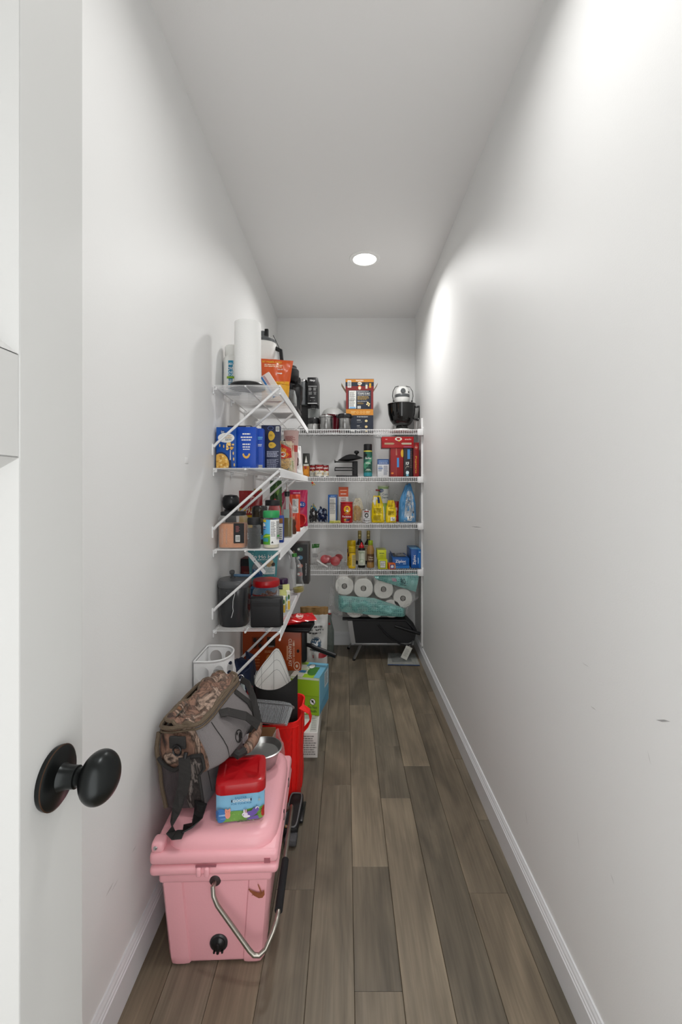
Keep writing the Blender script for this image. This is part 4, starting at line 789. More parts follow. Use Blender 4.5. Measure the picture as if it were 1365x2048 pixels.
carton('snack_box', 'slim red box standing on end against the right wall', 'box', (.539, 3.51, Z2), (.044, .13, .262), '#9a1717', front=[('t', 'Poptarts', .45, .35, .5, .35, '#d8a828', -90), ('e', .5, .86, .3, .07, '#c8423a'), ('t', 'Mini', .5, .86, .4, .05, '#f0d8c0')])
carton('snack_box', 'red box with opened tear tabs lying across the upright boxes', 'box', (.396, 3.475, Z2+.2185), (.242, .11, .085), '#b3161b', front=[('r', .08, .3, .36, .46, '#c8b08c'), ('p', [(.36, .3), (.4, .38), (.36, .46)], '#c8b08c'), ('r', .64, .3, .93, .46, '#d8ccb4'), ('p', [(.64, .3), (.6, .38), (.64, .46)], '#d8ccb4'), ('e', .52, .80, .11, .17, '#f0ece0'), ('e', .52, .80, .06, .1, '#b3161b'), ('e', .54, .62, .03, .06, '#e8c02c'), ('t', 'mini', .14, .78, .06, .12, '#f0d0c8'), ('t', 'snacks', .82, .78, .2, .14, '#f0d8d0'), ('r', .68, .03, .93, .16, '#a8486a'), ('r', 0, .56, 1, .575, '#7a0f12')])
t = thing('bag_clip', 'tiny red and gold clip hooked on the end of the shelf rod', 'clip', (-.252, 3.346, LV[1]-.04))
MB().tube([(.0, .0, .006), (.012, -.004, -.01), (.024, -.004, -.022)], .0028, pm('gold_wire', '#c8a23a', .3, metal=.8), 6).obj('gold_prong', t)
MB().tube([(.0, .0, .006), (.002, -.004, -.014), (.010, -.004, -.028)], .0028, pm('gold_wire', '#c8a23a'), 6).obj('gold_prong', t)
MB().lathe([(0, -.008), (.008, -.004), (.008, .004), (0, .008)], PLAST('#b01f1c'), 10, c=(.004, -.004, -.006)).obj('red_bead', t)
# ---- third end shelf
carton('cereal_box', 'narrow blue box with a nutrition panel beside the orange topped box', 'box', (-.100, 3.50, Z3), (.068, .10, .212), '#2a5c9c', front=[('r', .18, .04, .88, .9, '#d8d6cf'), ('l', .22, .3, .84, .84, 14, '#888888'), ('r', .18, .68, .88, .69, '#333333'), ('l', .3, .92, .8, .97, 1, '#9ac0e8')], rz=-3)
carton('broth_box', 'tall box with an orange top behind the raisin canister', 'box', (-.018, 3.57, Z3), (.076, .07, .272), '#dcdad4', front=[('r', 0, .72, 1, 1, '#c8501f'), ('L', .15, .88, .85, .92, 1, '#f0c8a8'), ('L', .1, .78, .9, .82, 1, WHITE), ('t', 'WHITE', .5, .67, .5, .045, '#a8341c'), ('t', 'WHEAT', .5, .61, .5, .045, '#a8341c'), ('l', .15, .3, .85, .5, 6, '#777777')])
bottle('raisin_canister', 'round red raisin canister with a yellow sun emblem', 'canister', (.007, 3.43, Z3), [('canister_body', [(0, 0), (.044, 0), (.046, .002), (.046, .150), (.045, .152)], CARD('#a81319')), ('lid', [(.0465, .148), (.048, .15), (.048, .156), (.046, .158), (0, .158)], PLAST('#b8161c'))],
    (.0463, .004, .142, 150, 0, [('e', .53, .70, .22, .19, '#e8b020'), ('e', .53, .73, .08, .09, '#a81319'), ('e', .53, .72, .04, .05, '#d8a078'), ('p', [(.44, .56), (.62, .56), (.58, .66), (.48, .66)], '#f0e4d0'), ('e', .46, .58, .05, .03, '#3f7a34'), ('t', 'SUN-MAID', .52, .46, .4, .055, '#e8b020'), ('t', 'Raisins', .5, .32, .56, .1, WHITE), ('e', .42, .15, .09, .06, '#b8b03a'), ('e', .55, .14, .1, .06, '#4a3a5a'), ('e', .66, .16, .07, .05, '#2f2438'), ('L', .3, .02, .7, .07, 1, '#e8b8a8')]))
t = pouch('pasta_bag', 'clear gathered bag of tan shells and yellow pasta beside the raisins', 'bag', (.094, 3.49, Z3), (.088, .06, .185), CN, 31, top=.45, wr=.016, shoulder=.6, topth=.2)
crumple('pasta', '', '', (-.005, 0, .006), (.072, .042, .125), pm('dry_pasta', '#b98f3f', .5, bump=.6, bscale=60, var=.4, vscale=45), 7, parent=t, sub=3)
crumple('yellow_packet', '', '', (-.022, -.006, .008), (.02, .03, .09), FOIL('#d8b41f'), 8, parent=t, sub=3)
for s, a in ((-1, .14), (1, .16)): MB().grid(lambda u, v: (s*(.012+.026*v)+(u-.5)*.02, (u-.5)*.012, .14+v*.05), 4, 5, FILM).obj('bag_ear', t)
bottle('bean_can', 'white can with black lettering in front of the clear bag', 'can', (.157, 3.415, Z3), [('tin', [(0, 0), (.029, 0), (.031, .002), (.0305, .004), (.0305, .096), (.031, .099), (.029, .101), (.028, .098), (0, .098)], STEEL)],
    (.0308, .005, .09, 170, 0, [('r', 0, 0, 1, 1, '#dcdcdc'), ('r', .3, .86, .7, .96, '#8d2a20'), ('e', .5, .58, .17, .2, '#3a3a3a'), ('e', .5, .58, .09, .1, '#c8c8c8'), ('t', 'BLACK', .5, .8, .4, .08, '#222222'), ('t', 'Beans', .5, .16, .5, .16, '#1a1a1a'), ('L', .25, .28, .75, .34, 1, '#444444')]))
t = pouch('clear_bag', 'slack clear bag with a small red tag behind the white can', 'bag', (.188, 3.55, Z3), (.085, .05, .255), FILM, 33, top=.45, wr=.02, lean=.05)
MB().box((.035, -.012, .252), (.036, .004, .014), PLAST('#7a1c1e'), .002, T=Matrix.Rotation(.12, 4, 'Y')).obj('red_tag', t)
bottle('starch_canister', 'pale green and white starch canister behind the yellow bags', 'canister', (.302, 3.615, Z3), [('canister_body', [(0, 0), (.042, 0), (.043, .002), (.043, .272), (.042, .274)], CARD('#a8c884')), ('lid', [(.0435, .270), (.0445, .272), (.0445, .280), (.043, .282), (0, .282)], PLAST('#c8d8b4'))],
    (.0433, .06, .208, 150, 0, [('r', 0, 0, 1, .5, '#9cc56a'), ('p', [(.25, .4), (.9, .4), (1, .55), (1, .95), (.3, .95), (.22, .7)], '#eef0ea'), ('e', .3, .88, .2, .07, '#23508f'), ('t', 'Great', .3, .905, .2, .03, WHITE), ('t', 'Value', .3, .865, .2, .03, WHITE), ('t', 'Corn', .6, .74, .4, .08, '#4a6a7a'), ('t', 'Starch', .62, .62, .46, .08, '#4a6a7a')]))
YB_ = FOIL('#e3c60e', .3)
pouch('flour_bag', 'yellow bag with a white and blue folded top, left of its twin', 'bag', (.247, 3.445, Z3), (.098, .06, .205), YB_, 35, top=.5, wr=.016, shoulder=.55, xlean=-.1, topth=.2, bands=None, front=[('p', [(.02, .8), (.28, .62), (.34, .80), (.5, .95), (.3, .99), (.1, .97)], '#e4e4e0'), ('p', [(.52, .72), (.74, .72), (.78, .95), (.56, .95)], '#1d3870'), ('r', .42, .86, .54, .94, '#e8e8e4'), ('o', .55, .62, .07, .035, .3, '#8a780c'), ('l', .15, .35, .85, .55, 5, '#7a6a10'), ('l', .15, .08, .85, .28, 5, '#8d7c14'), ('p', [(.92, .1), (.99, .1), (.99, .6), (.92, .6)], '#e0e0da')])
pouch('flour_bag', 'smaller yellow bag with a bar code, right of its twin', 'bag', (.3465, 3.445, Z3), (.078, .05, .17), YB_, 36, top=.6, wr=.016, shoulder=.6, topth=.2, front=[('L', .25, .6, .8, .66, 1, '#8d7c14'), ('l', .2, .34, .85, .54, 5, '#8d7c14'), ('b', .42, .08, .85, .25), ('p', [(.6, .86), (.85, .9), (.85, .98), (.6, .95)], '#d8a81a'), ('l', .2, .7, .7, .78, 2, '#a3921a')])
pouch('snack_bag', 'narrow red bag squeezed beside the smaller yellow bag', 'snack bag', (.392, 3.535, Z3), (.05, .05, .16), FOIL('#a3222a'), 37, front=[('l', .2, .3, .8, .7, 5, '#e8d8d4')])
crumple('clear_bag', 'round clear bag bulging over the smaller yellow bag from behind', 'bag', (.402, 3.64, Z3), (.085, .075, .225), FILM, 38, amp=.12)
pouch('flour_bag', 'large pale blue flour bag with a twisted top near the right wall', 'bag', (.478, 3.49, Z3), (.132, .085, .30), FOIL('#4f8fc0'), 40, top=.25, wr=.016, shoulder=.5, xlean=.06, topth=.15, bands=None, front=[('p', [(.27, .03), (.88, .03), (.84, .72), (.68, .86), (.4, .78)], '#b4bcc4'), ('l', .36, .42, .78, .70, 9, '#5a6a7a'), ('b', .46, .05, .72, .16), ('l', .36, .22, .6, .26, 2, '#44566a'), ('e', .80, .26, .05, .03, '#44566a'), ('p', [(.05, .96), (.4, .96), (.5, .999), (.05, .999)], '#6a7076')])
crumple('snack_bag', 'navy blue foil bag crumpled beside the narrow blue box', 'snack bag', (-.182, 3.475, Z3), (.085, .075, .125), FOIL('#101d3c', .2), 41, amp=.4, mats=(.34, FOIL('#8a98b0')))
crumple('snack_bag', 'black and white foil bag slumped over the corner of the shelf', 'snack bag', (-.247, 3.405, Z3), (.072, .07, .115), FOIL('#0f0f11', .2), 42, amp=.42, mats=(.32, FOIL('#d0d0cf')))
crumple('snack_bag', 'light blue and yellow foil scrap behind the black foil bag', 'snack bag', (-.255, 3.52, Z3), (.06, .06, .15), FOIL('#3f83a3', .25), 43, amp=.35, mats=(.1, FOIL('#d8b93a')))
carton('tea_packet', 'flat pale yellow packet lying in front of the blue box', 'packet', (-.082, 3.405, Z3), (.082, .05, .016), '#cfc86a', rz=5, front=[('r', 0, .0, .4, 1, '#a8a83f'), ('l', .45, .2, .95, .8, 2, '#6a6a2a')], top=[('r', .05, .05, .5, .95, '#dcd48c'), ('r', .55, .1, .95, .9, '#9ca83f')])
# ---- lowest end shelf
t = thing('cup_bag', 'clear bag of red lidded cups and a white tray on the lowest end shelf', 'bag', (-.115, 3.50, Z4))
crumple('bag_film', '', '', (0, 0, 0), (.262, .16, .132), clearmat('thin_film', '#ffffff', .02, .28, .1, bump=.4, bscale=30), 44, amp=.14, parent=t)
RDC = PLAST('#a3161e', .25)
for i, (x, y, z, r, tl) in enumerate(((-.045, -.02, .058, .034, .9), (.035, -.03, .045, .036, 1.2), (.06, .02, .065, .03, .7), (-.02, .035, .05, .03, 1.0))):
    c = MB().lathe([(.024, -.03), (.030, .0), (.034, .002), (.036, .006), (.034, .011), (.02, .013), (0, .012)], RDC if i % 3 else PLAST('#b02a32', .3), 20, T=Matrix.Translation((x, y, z)) @ Matrix.Rotation(tl, 4, 'X') @ Matrix.Scale(r/.034, 4)).obj('red_cup', t)
MB().box((-.085, -.03, .035), (.10, .05, .010), WHT, .004, T=Matrix.Rotation(.55, 4, 'Y') @ Matrix.Translation((.015, 0, -.045))).obj('white_tray', t)
pouch('greens_bag', 'white bag with a green leaf top behind the charcoal gift box', 'bag', (-.245, 3.66, Z4), (.09, .06, .16), pm('white_bag_paper', '#e4e4e2'), 45, top=.8, wr=.012, bands=None, front=[('p', [(.1, .75), (.9, .80), (.95, .98), (.1, .98)], '#3a7a34'), ('l', .2, .3, .8, .5, 3, '#888888')])
YP = PLAST('#dcb414', .3)
for x, y, h, r, lab in ((.047, 3.43, .165, .0275, 'front yellow canister with a dark printed side'), (.045, 3.52, .20, .033, 'yellow canister with a yellow cap behind the front yellow canister')):
    bottle('drink_canister', lab, 'canister', (x, y, Z4), [('canister_body', [(0, 0), (r-.002, 0), (r, .003), (r, h*.72), (r-.001, h*.735)], YP), ('cap', [(r+.0005, h*.73), (r+.001, h*.74), (r+.001, h-.004), (r-.003, h), (0, h)], PLAST('#c9a912', .3)), ('dark_ring', [(r+.0002, h*.715), (r+.0008, h*.72), (r+.0008, h*.735), (r, h*.74)], PLAST('#4a2a12'))],
        (r+.0003, .006, h*.66, 160, 0, [('r', 0, 0, 1, 1, '#e0b817'), ('t', 'GOOD', .26, .42, .5, .24, '#3a1c10', 90), ('r', .5, .1, .95, .9, '#d8c684'), ('l', .54, .12, .92, .88, 12, '#6a5a2a'), ('p', [(.0, .75), (.22, .8), (.22, 1), (0, 1)], '#5a2416')]))
for x in (.112, .182):
    bottle('vinegar_bottle', 'dark glass vinegar bottle with a gold foil neck, '+('above the red capped bottle' if x < .15 else 'above the green capped bottle'), 'bottle', (x, 3.62, Z4), [('glass_bottle', [(0, 0), (.032, 0), (.034, .004), (.034, .150), (.028, .170), (.015, .19), (.0135, .2), (.0135, .236)], pm('dark_glass', '#17120d', .1, coat=.5)), ('gold_foil', [(.0142, .202), (.0145, .204), (.0150, .25), (.0145, .264), (.012, .267), (0, .267)], pm('gold_foil', '#a3935a', .4, metal=.5, bump=.2))],
        [(.0342, .03, .125, 150, 0, [('r', 0, 0, 1, 1, '#d0c6ae'), ('t', 'VER', .6, .55, .36, .2, '#22201c'), ('l', .1, .75, .9, .95, 3, '#6a5c44')]), (.0152, .215, .03, 150, 0, [('r', .2, 0, .8, 1, '#7a6a30'), ('e', .5, .5, .2, .3, '#c8b878')])], group='vinegar bottles')
bottle('sauce_bottle', 'white and green labelled sauce bottle with a red pointed cap', 'bottle', (.122, 3.46, Z4), [('bottle_body', [(0, 0), (.027, 0), (.029, .004), (.029, .135), (.024, .148), (.016, .152)], PLAST('#1c1c1a', .3)), ('red_cap', [(.0185, .150), (.019, .152), (.018, .166), (.008, .176), (.004, .192), (0, .193)], PLAST('#c01a22'))],
    (.0292, .02, .112, 150, 0, [('r', 0, 0, 1, 1, '#d3d8c8'), ('t', 'Ketchup', .4, .6, .5, .1, '#4a7a3a', 90), ('o', .5, .3, .22, .13, .15, '#7a9a68'), ('l', .2, .82, .8, .95, 2, '#6a8a5a'), ('l', .3, .05, .7, .14, 2, '#888888')]))
bottle('dressing_bottle', 'tan dressing bottle with a lime green cap', 'bottle', (.190, 3.46, Z4), [('bottle_body', [(0, 0), (.027, 0), (.030, .005), (.0275, .04), (.027, .10), (.030, .128), (.026, .148), (.018, .168), (.017, .175)], pm('tan_dressing', '#a8804a', .25, var=.1)), ('green_cap', [(.0175, .172), (.019, .175), (.0185, .204), (.0165, .208), (0, .208)], PLAST('#93a81c', .3))],
    (.0300, .045, .06, 130, 0, [('r', 0, 0, 1, 1, '#4a3020'), ('r', .04, .06, .96, .94, '#5e4028'), ('t', 'Olive', .5, .62, .6, .22, '#e4d8bc'), ('t', 'Garden', .5, .34, .6, .2, '#e4d8bc')]))
TB = '#c3c820'
carton('tea_box', 'lower yellow green tea box with a framed white label', 'tea box', (.279, 3.455, Z4), (.070, .14, .070), TB, front=[('r', .2, .12, .8, .88, '#2a2a22'), ('r', .23, .16, .77, .84, '#d8d8cc'), ('t', 'TEA', .34, .5, .4, .1, '#222222', 90), ('l', .42, .3, .74, .7, 4, '#888888')])
carton('tea_box', 'upper yellow green tea box with lines of text', 'tea box', (.272, 3.465, Z4+.0715), (.068, .14, .070), TB, front=[('L', .1, .55, .9, .75, 1, '#6a7a10'), ('L', .1, .3, .9, .45, 1, '#8d9a14'), ('L', .2, .12, .8, .22, 1, '#8d9a14')], top=[('r', .05, .05, .95, .95, '#a8aa5c'), ('l', .1, .2, .9, .8, 5, '#787a3a')])
carton('yeast_box', 'small orange and blue box in front of the blue bag box', 'box', (.3445, 3.40, Z4), (.052, .05, .044), '#c8601c', rz=10, front=[('r', .18, .12, .82, .8, '#233a8f'), ('e', .5, .5, .22, .22, '#e8e4da'), ('l', .25, .2, .75, .35, 1, '#c8d0e8'), ('r', .84, .2, .98, .8, '#e0a058')], top=[('r', .1, .1, .9, .9, '#b8501a')])
zb = carton('storage_bag_box', 'wide blue storage bag box with its top torn open', 'bag box', (.420, 3.565, Z4), (.128, .29, .075), '#0a55a0', front=[('t', 'Ziploc', .48, .66, .62, .36, WHITE), ('r', .62, .42, .8, .48, '#b8d4f0'), ('t', 'Sandwich', .42, .16, .5, .1, '#a8cdf0'), ('r', .86, .1, .97, .22, '#7fb0e0'), ('p', [(0, 0), (1, 0), (1, .28), (.5, .22), (0, .02)], '#0f6dba')])
MB().box((.0, .03, .0757), (.10, .20, .0012), '#15161a').obj('torn_opening', zb)
mb = MB(); R = random.Random(2)
for k in range(6): mb.box((R.uniform(-.02, .02), -.04+.025*k, .079), (.07, .018, .006), FILM, .002, T=Matrix.Rotation(R.uniform(-.04, .04), 4, 'Z'))
mb.obj('bags_inside', zb)
MB().box((-.052, .03, .088), (.002, .20, .026), CARD('#0a4f96'), T=Matrix.Rotation(-.06, 4, 'Y')).obj('torn_flap', zb)
carton('storage_bag_box', 'tall blue storage bag box in the corner by the right wall', 'bag box', (.5355, 3.545, Z4), (.074, .24, .142), '#0b56a6', front=[('t', 'Ziploc', .36, .44, .52, .36, WHITE, 90), ('p', [(.8, 0), (1, 0), (1, 1), (.75, 1), (.65, .5)], '#1470c0'), ('r', .8, .82, .96, .9, '#9ac4ec'), ('l', .68, .1, .8, .7, 1, '#b8d8f4')], top=[('r', 0, 0, 1, 1, '#3f86bc'), ('l', .2, .2, .8, .8, 3, '#a8cbe4')])
# ================================================================== things on the floor
def multi(name, col_list, scale=(1, 1, 1), rough=.7, bump=.25, detail=5, dist=1.2, sparkle=None):
    """camouflage-like printed cloth: stretched noise through a colour ramp"""
    m = bpy.data.materials.new(name); m.use_nodes = True; nt = m.node_tree; N = nt.nodes; L = nt.links; b = N['Principled BSDF']
    tc = N.new('ShaderNodeTexCoord'); mp = N.new('ShaderNodeMapping'); mp.inputs['Scale'].default_value = scale; L.new(tc.outputs['Object'], mp.inputs['Vector'])
    n = N.new('ShaderNodeTexNoise'); n.inputs['Scale'].default_value = 1; n.inputs['Detail'].default_value = detail; n.inputs['Distortion'].default_value = dist; L.new(mp.outputs[0], n.inputs['Vector'])
    r = N.new('ShaderNodeValToRGB'); L.new(n.outputs['Fac'], r.inputs['Fac']); e = r.color_ramp.elements
    e[0].position = .28; e[0].color = C(col_list[0]); e[1].position = .72; e[1].color = C(col_list[-1])
    k = len(col_list)-1
    for i in range(1, k): q = e.new(.28+.44*i/k); q.color = C(col_list[i])
    out = r.outputs[0]
    # twig lines
    w2 = N.new('ShaderNodeTexVoronoi'); w2.feature = 'DISTANCE_TO_EDGE'; w2.inputs['Scale'].default_value = 1.4
    nd = N.new('ShaderNodeVectorMath'); nd.operation = 'MULTIPLY_ADD'; nd.inputs[1].default_value = (1.6, 1.6, 1.6); L.new(n.outputs['Color'], nd.inputs[0]); L.new(mp.outputs[0], nd.inputs[2]); L.new(nd.outputs[0], w2.inputs['Vector'])
    st = N.new('ShaderNodeMapRange'); st.inputs['From Max'].default_value = .05; st.inputs['To Min'].default_value = .32; st.inputs['To Max'].default_value = 1; L.new(w2.outputs['Distance'], st.inputs['Value'])
    mx = N.new('ShaderNodeMix'); mx.data_type = 'RGBA'; mx.blend_type = 'MULTIPLY'; mx.inputs['Factor'].default_value = 1; L.new(out, mx.inputs[6]); L.new(st.outputs[0], mx.inputs[7]); L.new(mx.outputs[2], b.inputs['Base Color'])
    b.inputs['Roughness'].default_value = rough
    n2 = N.new('ShaderNodeTexNoise'); n2.inputs['Scale'].default_value = 35; L.new(tc.outputs['Object'], n2.inputs['Vector'])
    bp = N.new('ShaderNodeBump'); bp.inputs['Strength'].default_value = bump; bp.inputs['Distance'].default_value = .008; L.new(n2.outputs['Fac'], bp.inputs['Height']); L.new(bp.outputs[0], b.inputs['Normal'])
    return m
def weave(name, col, k=420, rough=.8, dark=.5):
    """woven or netted cloth"""
    m = pm(name, col, rough); nt = m.node_tree; N = nt.nodes; L = nt.links; b = N['Principled BSDF']
    tc = N.new('ShaderNodeTexCoord'); v = N.new('ShaderNodeTexVoronoi'); v.inputs['Scale'].default_value = k; v.inputs['Randomness'].default_value = .35; L.new(tc.outputs['Object'], v.inputs['Vector'])
    r = N.new('ShaderNodeMapRange'); r.inputs['From Max'].default_value = .6; r.inputs['To Min'].default_value = dark; r.inputs['To Max'].default_value = 1.25; L.new(v.outputs['Distance'], r.inputs['Value'])
    mx = N.new('ShaderNodeMix'); mx.data_type = 'RGBA'; mx.blend_type = 'MULTIPLY'; mx.inputs['Factor'].default_value = 1; mx.inputs[6].default_value = C(col); L.new(r.outputs[0], mx.inputs[7]); L.new(mx.outputs[2], b.inputs['Base Color'])
    bp = N.new('ShaderNodeBump'); bp.inputs['Strength'].default_value = .3; bp.inputs['Distance'].default_value = .002; L.new(v.outputs['Distance'], bp.inputs['Height']); L.new(bp.outputs[0], b.inputs['Normal'])
    return m
# ---- pink hard cooler
PINK = pm('pink_rotomoulded_plastic', '#f3b0b8', .32, bump=.06, bscale=190, var=.03, vscale=5); PINKD = pm('pink_recess', '#eda1ac', .5)
t = thing('hard_cooler', 'pink hard-sided cooler with a steel bail handle and black drain plug on the floor', 'cooler', (-.362, 1.425, 0), rz=2)
bd = MB().box((0, 0, .137), (.292, .392, .270), PINK, .012, 3, taper=(.86, .93)).obj('cooler_body', t)
for sx in (-1, 1):
    for sy in (-1, 1):
        mb = MB(); prof = []
        # rounded corner post, wider at the top, with a rounded toe
        vs = []; lv = [(.004, .90), (.010, .97), (.03, 1.0), (.24, 1.0), (.262, 1.0)]; n = 20
        for z, s in lv:
            kx = .86+.14*z/.27; ky = .93+.07*z/.27; cx, cy = sx*(.152*kx-.034), sy*(.203*ky-.05)
            for k in range(n):
                a = 2*PI*k/n; ca, sa = math.cos(a), math.sin(a); q = (abs(ca)**5+abs(sa)**5)**(-.2)
                vs.append((cx+.034*q*ca*s, cy+.05*q*sa*s, z))
        fs = [(i*n+k, i*n+(k+1) % n, (i+1)*n+(k+1) % n, (i+1)*n+k) for i in range(len(lv)-1) for k in range(n)]+[tuple(reversed(range(n))), tuple((len(lv)-1)*n+k for k in range(n))]
        mb.add(vs, fs, PINK, True).obj('corner_post', bd)
MB().box((0, 0, .257), (.306, .408, .034), PINK, .010, 3).obj('upper_band', bd)
MB().box((0, 0, .2865), (.344, .440, .029), PINK, .012, 3).obj('body_rim', t)
lid = MB().box((0, 0, .3195), (.344, .440, .035), PINK, .012, 3).obj('lid_rim', t)
mb = MB(); n = 56
def ring(hx, hy, z, e=6, ox=.012): return [(ox+hx*(abs(math.cos(a))**e+abs(math.sin(a))**e)**(-1/e)*math.cos(a), hy*(abs(math.cos(a))**e+abs(math.sin(a))**e)**(-1/e)*math.sin(a), z) for a in [2*PI*k/n for k in range(n)]]
lv = [(.155, .2115, .330), (.154, .2105, .345), (.151, .207, .356), (.144, .200, .3645), (.134, .19, .3695), (.120, .176, .3715), (.06, .1, .3722)]
vs = []
for hx, hy, z in lv: vs += ring(hx, hy, z)
fs = [(i*n+k, i*n+(k+1) % n, (i+1)*n+(k+1) % n, (i+1)*n+k) for i in range(len(lv)-1) for k in range(n)]+[tuple((len(lv)-1)*n+k for k in range(n))]
mb.add(vs, fs, PINK, True).obj('lid_top', lid, sharp=70)
for y in (-.196, .196):
    MB().box((-.152, y, .347), (.034, .040, .030), PINK, .010, 3).obj('hinge_lug', lid)
    MB().lathe([(0, 0), (.005, 0), (.0055, .002), (.004, .004), (0, .0045)], CHROME, 16, T=Matrix.Translation((-.155, y-.0195, .350)) @ Matrix.Rotation(PI/2, 4, 'X')).obj('hinge_pin', lid)
MB().lathe([(0, 0), (.0065, 0)], '#7d4a50', 14, c=(-.156, -.205, .3375)).obj('tie_down_hole', lid)
MB().box((-.02, -.2205, .3015), (.055, .004, .004), '#9c5f68').obj('lid_gap', t)
MB().box((.143, -.2203, .3125), (.016, .004, .012), '#a9646e').obj('lock_notch', t)
for s in (-1, 1): MB().box((-.028+s*.011, -.221, .287), (.014, .012, .026), PINK, .005, 3).obj('latch_lug', t)
for y in (-.06, .09): MB().box((.1715, y, .318), (.003, .012, .026), BLK, .001).obj('latch_slot', t)
HS = pm('satin_steel_tube', '#a8a39a', .3, metal=.95)
yF = -.212
h = MB().tube([(0, yF+.012, .245), (-.002, yF-.008, .243), (.002, yF-.016, .228), (.012, yF-.018, .205), (.100, yF-.034, .098), (.112, yF-.036, .087), (.126, yF-.035, .085), (.142, yF-.030, .096), (.160, yF-.014, .126), (.1675, yF+.0, .140), (.170, yF+.02, .146), (.172, .2, .146), (.170, .235, .135), (.140, .255, .10), (.110, .258, .095), (.01, .225, .21), (0, .205, .245)], .0062, HS, 12).obj('bail_handle', t)
MB().tube([(.1700, -.188, .146), (.1715, -.02, .146)], .0112, pm('black_foam_grip', '#17171a', .8, bump=.1), 14).obj('foam_grip', h)
MB().lathe([(.013, -.001), (.0155, .001), (.0155, .004), (.013, .006)], pm('dark_pivot', '#3a2a2c', .5), 18, T=Matrix.Translation((0, -.1995, .247)) @ Matrix.Rotation(PI/2, 4, 'X')).obj('pivot_hole', t)
d = MB().lathe([(.024, 0), (.0245, .004), (.021, .007), (.019, .007)], PLAST('#2a2a2c', .3), 28, T=Matrix.Translation((.006, -.185, .062)) @ Matrix.Rotation(PI/2, 4, 'X')).obj('drain_ring', t)
dp = MB().lathe([(0, .014), (.012, .013), (.018, .008), (.019, 0)], BLK, 24, T=Matrix.Translation((.006, -.185, .062)) @ Matrix.Rotation(PI/2, 4, 'X'))
dp.box((.006, -.199, .057), (.008, .008, .028), BLK, .003).box((-.005, -.194, .044), (.006, .008, .006), BLK, .002).box((.017, -.194, .044), (.006, .008, .006), BLK, .002); dp.obj('drain_plug', d)
ST = pm('brown_stain', '#9a5a3c', .4, var=.3, vscale=120); mb = MB()
def splat(pts): mb.add([(x, -.2085+.016*(1-z/.27), z) for x, z in pts], [tuple(range(len(pts)))], ST)
splat([(.106, .203), (.118, .196), (.128, .197), (.134, .206), (.133, .219), (.126, .213), (.117, .212), (.095, .221), (.093, .217)]); splat([(.124, .208), (.128, .209), (.117, .237), (.115, .236)]); splat([(.090, .221), (.094, .218), (.095, .223), (.091, .225)]); splat([(.098, .205), (.110, .206), (.110, .208), (.100, .207)])
mb.obj('brown_stain', t)
# ---- treat tin on the cooler
t = thing('treat_container', 'square tub with a red lid and a printed egg hunt meadow, standing on the cooler', 'tub', (-.308, 1.334, .3728), rz=9)
MB().lathe([(0, 0), (.060, 0), (.066, .004), (.067, .012), (.066, .088), (0, .089)], pm('tub_plastic', '#79b3d4', .35), 48, sq=7).obj('tub_body', t)
MB().lathe([(.066, .078), (.071, .080), (.071, .096), (.069, .106), (.063, .110), (.05, .1105), (.046, .107), (0, .107)], PLAST('#b0141b', .25), 48, sq=7).obj('red_lid', t)
R = random.Random(6); art = [('r', 0, .40, 1, 1, '#86bede'), ('r', 0, 0, 1, .36, '#74a84e'), ('e', .85, .34, .3, .10, '#74a84e'), ('e', .3, .34, .28, .05, '#74a84e')]
for i in range(40): art.append(('e', R.uniform(.02, .98), R.uniform(.02, .33), .012, .018, '#86b85c'))
art += [('t', 'EASTER', .52, .93, .24, .07, '#2f6f9f'), ('t', 'GOODIES', .53, .82, .36, .10, '#e8eef0'), ('r', .32, .78, .345, .87, '#24304a'), ('r', .715, .78, .74, .87, '#24304a'), ('t', 'FOR YOUR PUP', .53, .71, .42, .06, '#2f6f9f'),
        ('e', .11, .32, .12, .26, '#3f78b8'), ('r', .0, .30, .215, .36, '#8fb8e0'), ('r', .0, .18, .21, .22, '#6a9ad0'), ('e', .25, .34, .055, .15, '#e89a84'), ('e', .25, .46, .06, .08, '#e89a84'), ('e', .21, .54, .018, .03, '#e89a84'), ('e', .29, .54, .018, .03, '#e89a84'), ('e', .23, .46, .007, .01, '#3a2020'), ('e', .27, .46, .007, .01, '#3a2020'),
        ('e', .72, .30, .10, .11, '#6f58a8'), ('e', .80, .38, .06, .13, '#6f58a8'), ('e', .64, .22, .07, .05, '#e8e4ee'), ('e', .60, .30, .06, .08, '#e8e4ee'), ('e', .585, .42, .015, .08, '#e8e4ee'), ('e', .625, .42, .015, .08, '#d8a8b8'), ('e', .57, .29, .01, .015, '#222222'), ('e', .855, .5, .04, .06, '#e8e4ee'), ('e', .86, .45, .03, .08, '#6f58a8'), ('p', [(.62, .1), (.9, .1), (.86, .24), (.66, .16)], '#6f58a8'),
        ('e', .99, .33, .055, .20, '#b02a2a'), ('r', .94, .30, 1, .35, '#e0b030'), ('L', .4, .05, .74, .13, 2, '#47752f'), ('e', .9, .82, .03, .05, '#9ab0b8')]
prints(art, lambda u, v, k: (lambda s: (.0668*s, -.0668*(1 if abs(s) < .9 else 1-(abs(s)-.9)*1.6)-k-.0004, .004+v*.074))(2*u-1), 'printed_label', t, nu=10, lift=.0006)
